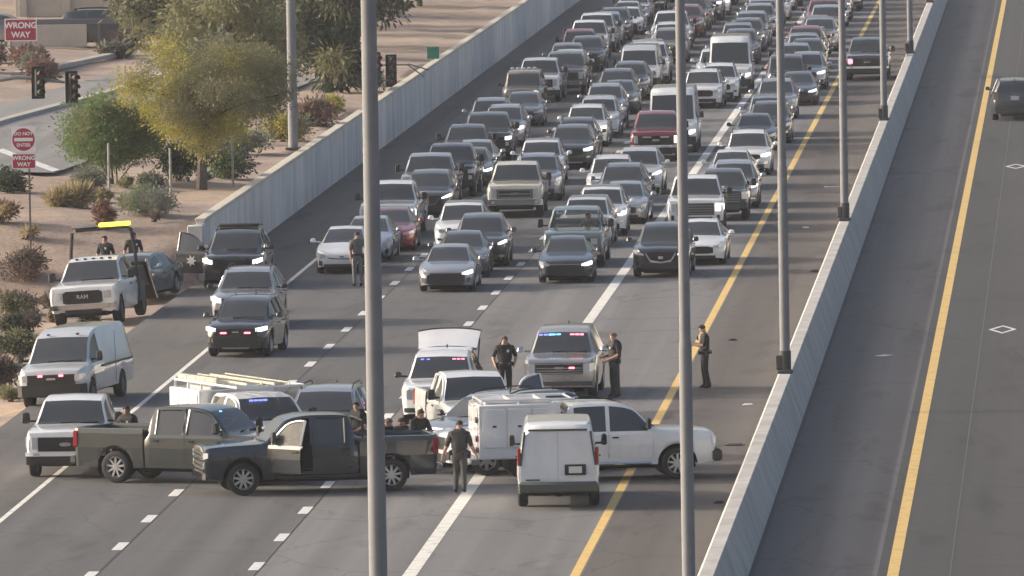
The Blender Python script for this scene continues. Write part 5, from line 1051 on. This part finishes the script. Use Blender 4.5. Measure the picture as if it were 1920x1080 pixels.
person('broad shouldered officer stooping beside the silver SUV nose', (-17.0, 278.6, .0), R(28), bend, (.028, .026, .03), BK, belt=False, vest=(.022, .02, .024), h=1.92)
person('officer in dark cap leaning on the white pickup mirror beside the grey pickup', (-24.45, 279.3, 0), R(-25), arms((.18, -.20, 1.06), (.26, .02, 1.15), (-.42, -.22, 1.12), (-.36, .0, 1.22)), BK, BK, cap=(.015, .015, .017), vest=(.024, .02, .02), skin=M_SKIN2, h=1.84)
person('person in grey shirt and jeans pointing in front of the white hatchback', (-23.85, 360.2, 0), R(200), arms((.24, .06, .92), (.25, .06, 1.16), (-.28, -.16, 1.06), (-.27, .04, 1.2)), (.12, .125, .12), (.16, .17, .18), belt=True, h=1.86)
person('officer in dark uniform standing right behind the tow truck rack', (-32.2, 360.6, terr(-32.2, 360.6)), R(-20), None, (.016, .016, .022), BK, h=1.84, group='officers beside the tow truck')
person('officer in olive black uniform standing behind the teal sedan roof', (-31.3, 361.0, terr(-31.3, 361.0)), R(15), None, (.03, .032, .026), BK, h=1.80, group='officers beside the tow truck')

sit = {**crouch, 'pelvis': (0, .12, .52), 'waist': (0, .10, .68), 'chest': (0, .08, .86), 'upper': (0, .06, .99), 'neck': (0, .04, 1.10), 'head': (0, .01, 1.20), 'crown': (0, .02, 1.295), 'shoL': (.2, .06, 1.0), 'shoR': (-.2, .06, 1.0), 'elbL': (.28, -.06, .76), 'wriL': (.17, -.36, .84), 'elbR': (-.28, -.06, .76), 'wriR': (-.17, -.36, .84), 'hipL': (.1, .08, .50), 'kneL': (.13, -.36, .55), 'ankL': (.13, -.60, .16), 'hipR': (-.1, .08, .50), 'kneR': (-.13, -.36, .55), 'ankR': (-.13, -.60, .16)}
person('driver in dark shirt sitting behind the wheel of the old teal grey pickup', (OLD[0]+.38, OLD[1]-.10, .40), 0, sit, (.05, .05, .055), BK, belt=False, h=1.76)
# ================================================================ PLANTS
def leafmat(name, c, c2):
    m = mat(name, c, .75, noise=(1.6, c2, .38, .66)); b = m.node_tree.nodes['Principled BSDF']; b.inputs['Specular IOR Level'].default_value = .2
    n = m.node_tree.nodes; l = m.node_tree.links; t = n.new('ShaderNodeBsdfTranslucent'); mx = n.new('ShaderNodeMixShader'); mx.inputs[0].default_value = .38
    l.new(b.inputs['Base Color'].links[0].from_socket, t.inputs[0]); l.new(b.outputs[0], mx.inputs[1]); l.new(t.outputs[0], mx.inputs[2]); l.new(mx.outputs[0], n['Material Output'].inputs[0]); return m
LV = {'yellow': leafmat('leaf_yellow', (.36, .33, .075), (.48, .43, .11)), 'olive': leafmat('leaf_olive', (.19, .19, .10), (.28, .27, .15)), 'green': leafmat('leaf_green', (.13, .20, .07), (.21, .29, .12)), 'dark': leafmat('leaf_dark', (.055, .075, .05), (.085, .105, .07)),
      'sage': leafmat('leaf_sage', (.17, .19, .15), (.26, .28, .23)), 'straw': leafmat('leaf_straw', (.36, .29, .16), (.46, .38, .24)), 'rust': leafmat('leaf_rust', (.20, .115, .09), (.28, .17, .13)), 'brown': leafmat('leaf_brown', (.13, .10, .085), (.20, .155, .125)), 'purple': leafmat('leaf_purple', (.17, .125, .125), (.24, .18, .175))}
M_BARK = mat('bark', (.075, .06, .05), .9, noise=(5, (.12, .10, .085), .4, .7))
def leaves(blobs, n, size, mats, seed, hang=0.0, elong=1.0):
    """leaf-sized faces spread through a set of ellipsoid clumps: (centre, radii, material index)"""
    g = random.Random(seed); b = MB(); tot = sum(r[0]*r[1]*r[2] for _, r, _ in blobs)
    for c, r, mi in blobs:
        k = int(n*r[0]*r[1]*r[2]/tot)+4
        for _ in range(k):
            while True:
                p = Vector((g.uniform(-1, 1), g.uniform(-1, 1), g.uniform(-1, 1)))
                if p.length < 1 and p.length > g.random()*.75: break
            spray = g.random() < .16
            if spray: p = p.normalized()*g.uniform(1.0, 1.55)
            q = Vector((c[0]+p.x*r[0], c[1]+p.y*r[1], max(.02, c[2]+p.z*r[2]))); s = size*g.uniform(.6, 1.4)*(1.5 if spray else 1)
            a = Vector((g.gauss(0, 1), g.gauss(0, 1), g.gauss(0, .8))).normalized(); a = ((p*2.0 if spray else a)+Vector((0, 0, -hang))).normalized()
            d = a.cross(Vector((g.gauss(0, 1), g.gauss(0, 1), g.gauss(0, 1)))).normalized()
            b.add([q-a*s*elong*.5, q+d*s*.35, q+a*s*elong*.5, q-d*s*.35], [(0, 1, 2, 3)], mi)
    return b.mesh('foliage', mats, False, recalc=False)
def clumps(cx, cy, cz, rx, ry, rz, n, seed, cr, matsel):
    g = random.Random(seed); out = []
    for _ in range(n):
        while True:
            p = Vector((g.uniform(-1, 1), g.uniform(-1, 1), g.uniform(-1, 1)))
            if p.length < 1 and p.length > .35*g.random(): break
        s = cr*g.uniform(.6, 1.35); q = (cx+p.x*rx, cy+p.y*ry, cz+p.z*rz); out.append((q, (s, s, s*.8), matsel(q, g)))
    return out
def tree(label, x, y, h, cz, rx, ry, rz, nb, cr, nl, ls, mats, sel, seed, group=None, trunk=.14, name='desert_tree', lean=0.0, crown_dx=0.0, hang=0.0, elong=1.0, cat='tree'):
    e = tag(empty(name, (x, y, terr(x, y))), label, cat, group); g = random.Random(seed); b = MB()
    ft = cz-rz*.45; b.tube([(0, 0, -.2), (lean*.2, 0, ft*.35), (lean*.6, .05, ft*.7), (lean, 0, ft)], [trunk*1.25, trunk, trunk*.85, trunk*.7], 9)
    bl = clumps(crown_dx, 0, cz, rx, ry, rz, nb, seed, cr, sel)
    for k in range(min(12, nb)):
        q = bl[k][0]; m_ = (lean+(q[0]-lean)*.45+g.uniform(-.2, .2), q[1]*.4, ft+(q[2]-ft)*.6); b.tube([(lean, 0, ft-.1), m_, q], [trunk*.55, trunk*.32, trunk*.1], 5)
    obj('trunk', b.mesh('trunk', M_BARK), e); obj('crown', leaves(bl, nl, ls, mats, seed+1, hang, elong), e)
    return e
def shrub(label, x, y, rx, ry, h, n, size, mats, seed, name='desert_shrub', group=None, sel=None, hang=-.4, elong=1.6, nb=14, cr=None):
    e = tag(empty(name, (x, y, terr(x, y))), label, 'shrub', group); g = random.Random(seed)
    bl = clumps(0, 0, h*.5, rx*.72, ry*.72, h*.36, nb, seed, cr or min(rx, h)*.42, sel or (lambda q, g_: 0))
    b = MB()
    for k in range(7): q = bl[k % len(bl)][0]; b.tube([(g.uniform(-.1, .1), g.uniform(-.1, .1), -.1), q], [.03, .008], 5)
    obj('stem', b.mesh('stem', M_BARK), e); obj('foliage', leaves(bl, n, size, mats, seed, hang, elong), e); return e
tree('yellow flowering desert tree with dark trunk on the bank behind the wall', -31.1, 387, 5.8, 3.30, 2.85, 2.3, 2.0, 90, .55, 80000, .055, [LV['yellow'], LV['olive']], lambda q, g: 0 if g.random() < (.72 if q[0] < -.9 or q[2] < 2.6 else .22) else 1, 5, trunk=.17, lean=.15, crown_dx=.10, name='palo_verde')
shrub('big fresh green feathery shrub beside the yellow tree', -34.4, 389.5, 2.15, 1.9, 3.3, 52000, .05, [LV['green'], LV['olive']], 8, nb=44, cr=.58, sel=lambda q, g: 0 if g.random() < .8 else 1)
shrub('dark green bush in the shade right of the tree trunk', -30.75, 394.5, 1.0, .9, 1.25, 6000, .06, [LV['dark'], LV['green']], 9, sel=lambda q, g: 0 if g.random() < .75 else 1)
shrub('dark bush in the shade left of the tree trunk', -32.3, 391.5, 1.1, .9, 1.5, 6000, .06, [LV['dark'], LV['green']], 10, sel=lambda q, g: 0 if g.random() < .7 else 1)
shrub('dark clipped hedge beside the do not enter sign', -37.45, 382.5, .8, .8, .8, 4500, .05, [LV['dark']], 11)
shrub('round grey green bush on the dirt bank above the tow truck', -31.35, 369.4, 1.05, .9, .98, 9000, .05, [LV['sage'], LV['green']], 12, hang=0, elong=1.2, sel=lambda q, g: 0 if g.random() < .65 else 1)
shrub('straw coloured dry grass tuft between the sign and the green shrub', -34.6, 373.6, .95, .8, .62, 5000, .05, [LV['straw'], LV['olive']], 13, name='grass_tuft', elong=7.0, hang=-.9, sel=lambda q, g: 0 if g.random() < .85 else 1)
shrub('rust brown twiggy bush behind the tow truck rack', -32.75, 366.6, .42, .4, .95, 3500, .05, [LV['rust']], 14, elong=3, hang=-.5)
shrub('small pale sage bush in front of the green shrub', -35.0, 384.6, .75, .6, .75, 4500, .05, [LV['sage']], 15, hang=0)
shrub('pale sage bush low beside the dark bush', -32.9, 386.3, .55, .5, .65, 3500, .05, [LV['sage'], LV['dark']], 16, hang=0, sel=lambda q, g: 0 if g.random() < .7 else 1)
for i, (x, y, rx, h, ms, lb) in enumerate(((-35.0, 361.5, .95, 1.0, ('brown', 'rust'), 'brown leafless bush left of the tow truck cab'), (-34.4, 353.0, .75, .7, ('brown', 'olive'), 'low dark olive bush left of the tow truck bumper'), (-33.5, 343.0, .9, .75, ('dark', 'brown'), 'dark low bush on the verge behind the cargo van'),
      (-32.3, 331.0, .7, .85, ('dark', 'olive'), 'dark green bush on the verge left of the cargo van'), (-31.6, 318.0, .6, .8, ('brown', 'dark'), 'brown dark bush at the verge beside the van windshield'), (-36.2, 367.0, .6, .6, ('rust', 'straw'), 'rust coloured dry bush below the do not enter sign'), (-33.9, 377.2, .6, .4, ('olive', 'straw'), 'low olive tuft at the foot of the first pale post'), (-32.4, 372.5, .5, .4, ('straw', 'olive'), 'straw tuft left of the round grey bush'),
      (-32.9, 349.5, .35, .3, ('straw', 'brown'), 'tiny straw tuft near the tow truck wheel'), (-30.6, 312.0, .35, .3, ('straw', 'olive'), 'tiny dry tuft at the shoulder edge behind the van'))):
    shrub(lb, x, y, rx, rx*.9, h, 3800, .05, [LV[ms[0]], LV[ms[1]]], 30+i, sel=lambda q, g: 0 if g.random() < .7 else 1, elong=2.2)
gq = random.Random(17)
for i in range(26):                                                  # scattered low weeds on the bank
    y = gq.uniform(300, 440); x = gq.uniform(-37, -30.9) if y > 340 else gq.uniform(-34, -30.5)
    if y > 394 and x < -36.3: continue
    c_ = gq.choice(['straw', 'olive', 'sage', 'brown']); dm2 = {'straw': 'straw coloured', 'olive': 'olive', 'sage': 'pale sage', 'brown': 'brown'}[c_]; zone = 'on the low verge' if y < 350 else 'on the slope above the tow truck' if y < 378 else 'on the bank behind the wall'
    sz = gq.choice([('tiny', .22), ('small', .32), ('knee high', .45)])
    shrub('%s %s weed %s' % (sz[0], dm2, zone), x, y, sz[1]*1.3, sz[1]*1.2, sz[1], 700, .05, [LV[c_]], 400+i, name='weed', group='weeds scattered on the bank', elong=3.0, hang=-.6, nb=5)
# vegetation behind the wall further on
tree('grey olive tree with hanging foliage right of the yellow tree', -32.6, 421, 6.2, 3.9, 2.3, 2.2, 2.6, 40, .75, 17000, .10, [LV['olive'], LV['sage']], lambda q, g: 0 if g.random() < .8 else 1, 61, hang=.8, elong=2.0, group='trees behind the retaining wall')
shrub('yellow green low shrub at the foot of the steel pole', -30.9, 424, 1.0, .9, 1.1, 6000, .06, [LV['yellow'], LV['sage']], 62, sel=lambda q, g: 0 if g.random() < .5 else 1)
shrub('pale sage shrub hugging the wall left of the steel pole', -31.6, 413, 1.1, .9, .95, 5000, .06, [LV['sage'], LV['yellow']], 63, sel=lambda q, g: 0 if g.random() < .7 else 1)
shrub('rust brown shrub behind the wall right of the steel pole', -30.5, 436, .9, .9, .95, 4500, .06, [LV['rust'], LV['brown']], 64, elong=2.4, sel=lambda q, g: 0 if g.random() < .6 else 1)
shrub('yellow tuft behind the wall coping near the lamp post', -30.6, 449, .6, .8, .6, 3000, .06, [LV['yellow'], LV['olive']], 65, sel=lambda q, g: 0 if g.random() < .6 else 1)
shrub('dark green bush under the ramp signals behind the wall', -30.6, 470, .8, .9, .8, 3500, .06, [LV['dark'], LV['sage']], 66, sel=lambda q, g: 0 if g.random() < .6 else 1)
tree('dark grey green willow like tree beyond the steel pole', -32.1, 469, 6.5, 3.1, 1.7, 2.0, 2.9, 46, .7, 20000, .11, [LV['dark'], LV['olive']], lambda q, g: 0 if g.random() < .6 else 1, 67, hang=1.0, elong=2.2, group='trees behind the retaining wall')
tree('tall olive tree between the yellow tree and the far kerb', -36.9, 452, 7.0, 4.6, 2.6, 2.4, 2.9, 40, .85, 15000, .12, [LV['olive'], LV['dark']], lambda q, g: 0 if g.random() < .75 else 1, 68, hang=.6, elong=1.8, group='trees behind the retaining wall')
gp = random.Random(90); kinds = [(['olive', 'dark'], 'olive'), (['sage', 'olive'], 'pale sage'), (['yellow', 'olive'], 'yellow green'), (['dark', 'olive'], 'dark green'), (['purple', 'brown'], 'purplish bare')]
far = [(-36.5, 505, 0), (-38.5, 520, 1), (-34.0, 515, 3), (-41.5, 535, 2), (-36.8, 542, 0), (-44.6, 548, 1), (-40.0, 560, 4), (-47.2, 566, 0), (-52.5, 575, 3), (-56.5, 580, 3), (-49.6, 590, 0), (-44.0, 590, 1), (-38.8, 596, 2), (-34.6, 575, 0), (-54.0, 606, 3), (-59.5, 612, 3), (-47.5, 625, 1), (-41.5, 630, 0), (-36.0, 625, 3), (-62.5, 640, 3), (-55.5, 645, 0), (-49.0, 655, 3), (-43.0, 660, 1), (-37.0, 660, 0), (-52.6, 556, 2)]
seen_ = {}
for i, (x, y, k_) in enumerate(far):
    ms, nm = kinds[k_]; s_ = gp.uniform(.85, 1.25); wh = 'by the wall' if x > -38.5 else 'beyond the ramp' if x > -47 else 'in the far corner behind the parapet'
    nb_ = min([(abs(x-q[0])+abs(y-q[1])*.3, kinds[q[2]][1]) for j, q in enumerate(far) if j != i])[1]; tl_ = 'tall ' if s_ > 1.12 else 'low ' if s_ < .95 else ''
    tree('%s%s tree beside a %s one %s' % (tl_, nm, nb_, wh), x, y, 5.5*s_, 3.3*s_, 2.5*s_, 2.2*s_, 2.4*s_, 26, .85, 7500, .15, [LV[ms[0]], LV[ms[1]]], lambda q, g: 0 if g.random() < .7 else 1, 200+3*i, group='trees of the far belt', hang=.4, elong=1.5)
for i in range(22):
    x = gp.uniform(-52, -43.5); y = gp.uniform(470, 532); tone_ = gp.choice(['purple', 'brown', 'rust', 'sage']); sz_ = gp.choice(['low', 'rounded', 'sprawling', 'thin'])
    if x > -46 and y < 500: x -= 1.5
    if abs(x+48.3) < 2.6 and 505 < y < 520: continue
    shrub('%s %s scrub bush on the bare slope %s' % (sz_, {'purple': 'purplish', 'brown': 'brown', 'rust': 'rusty', 'sage': 'pale'}[tone_], 'beside the parapet' if y > 500 else 'beyond the ramp kerb'), x, y, gp.uniform(.6, 1.2), .8, gp.uniform(.5, .95), 1500, .10, [LV[tone_], LV['brown']], 300+i, group='scrub bushes on the slope beyond the ramp', sel=lambda q, g: 0 if g.random() < .65 else 1, elong=2)

# ================================================================ AIR
hz = bpy.data.materials.new('haze_air'); hz.use_nodes = True; hn = hz.node_tree.nodes
hn.remove(hn['Principled BSDF']); pv = hn.new('ShaderNodeVolumePrincipled'); pv.inputs['Color'].default_value = (.90, .93, 1.0, 1); pv.inputs['Density'].default_value = 0.00011; pv.inputs['Anisotropy'].default_value = .2
hz.node_tree.links.new(pv.outputs[0], hn['Material Output'].inputs['Volume'])
b = MB(); b.box((0, 2000, 11.5), (8400, 11000, 27)); hb = obj('haze', b.mesh('haze', hz, False)); hb['kind'] = 'stuff'
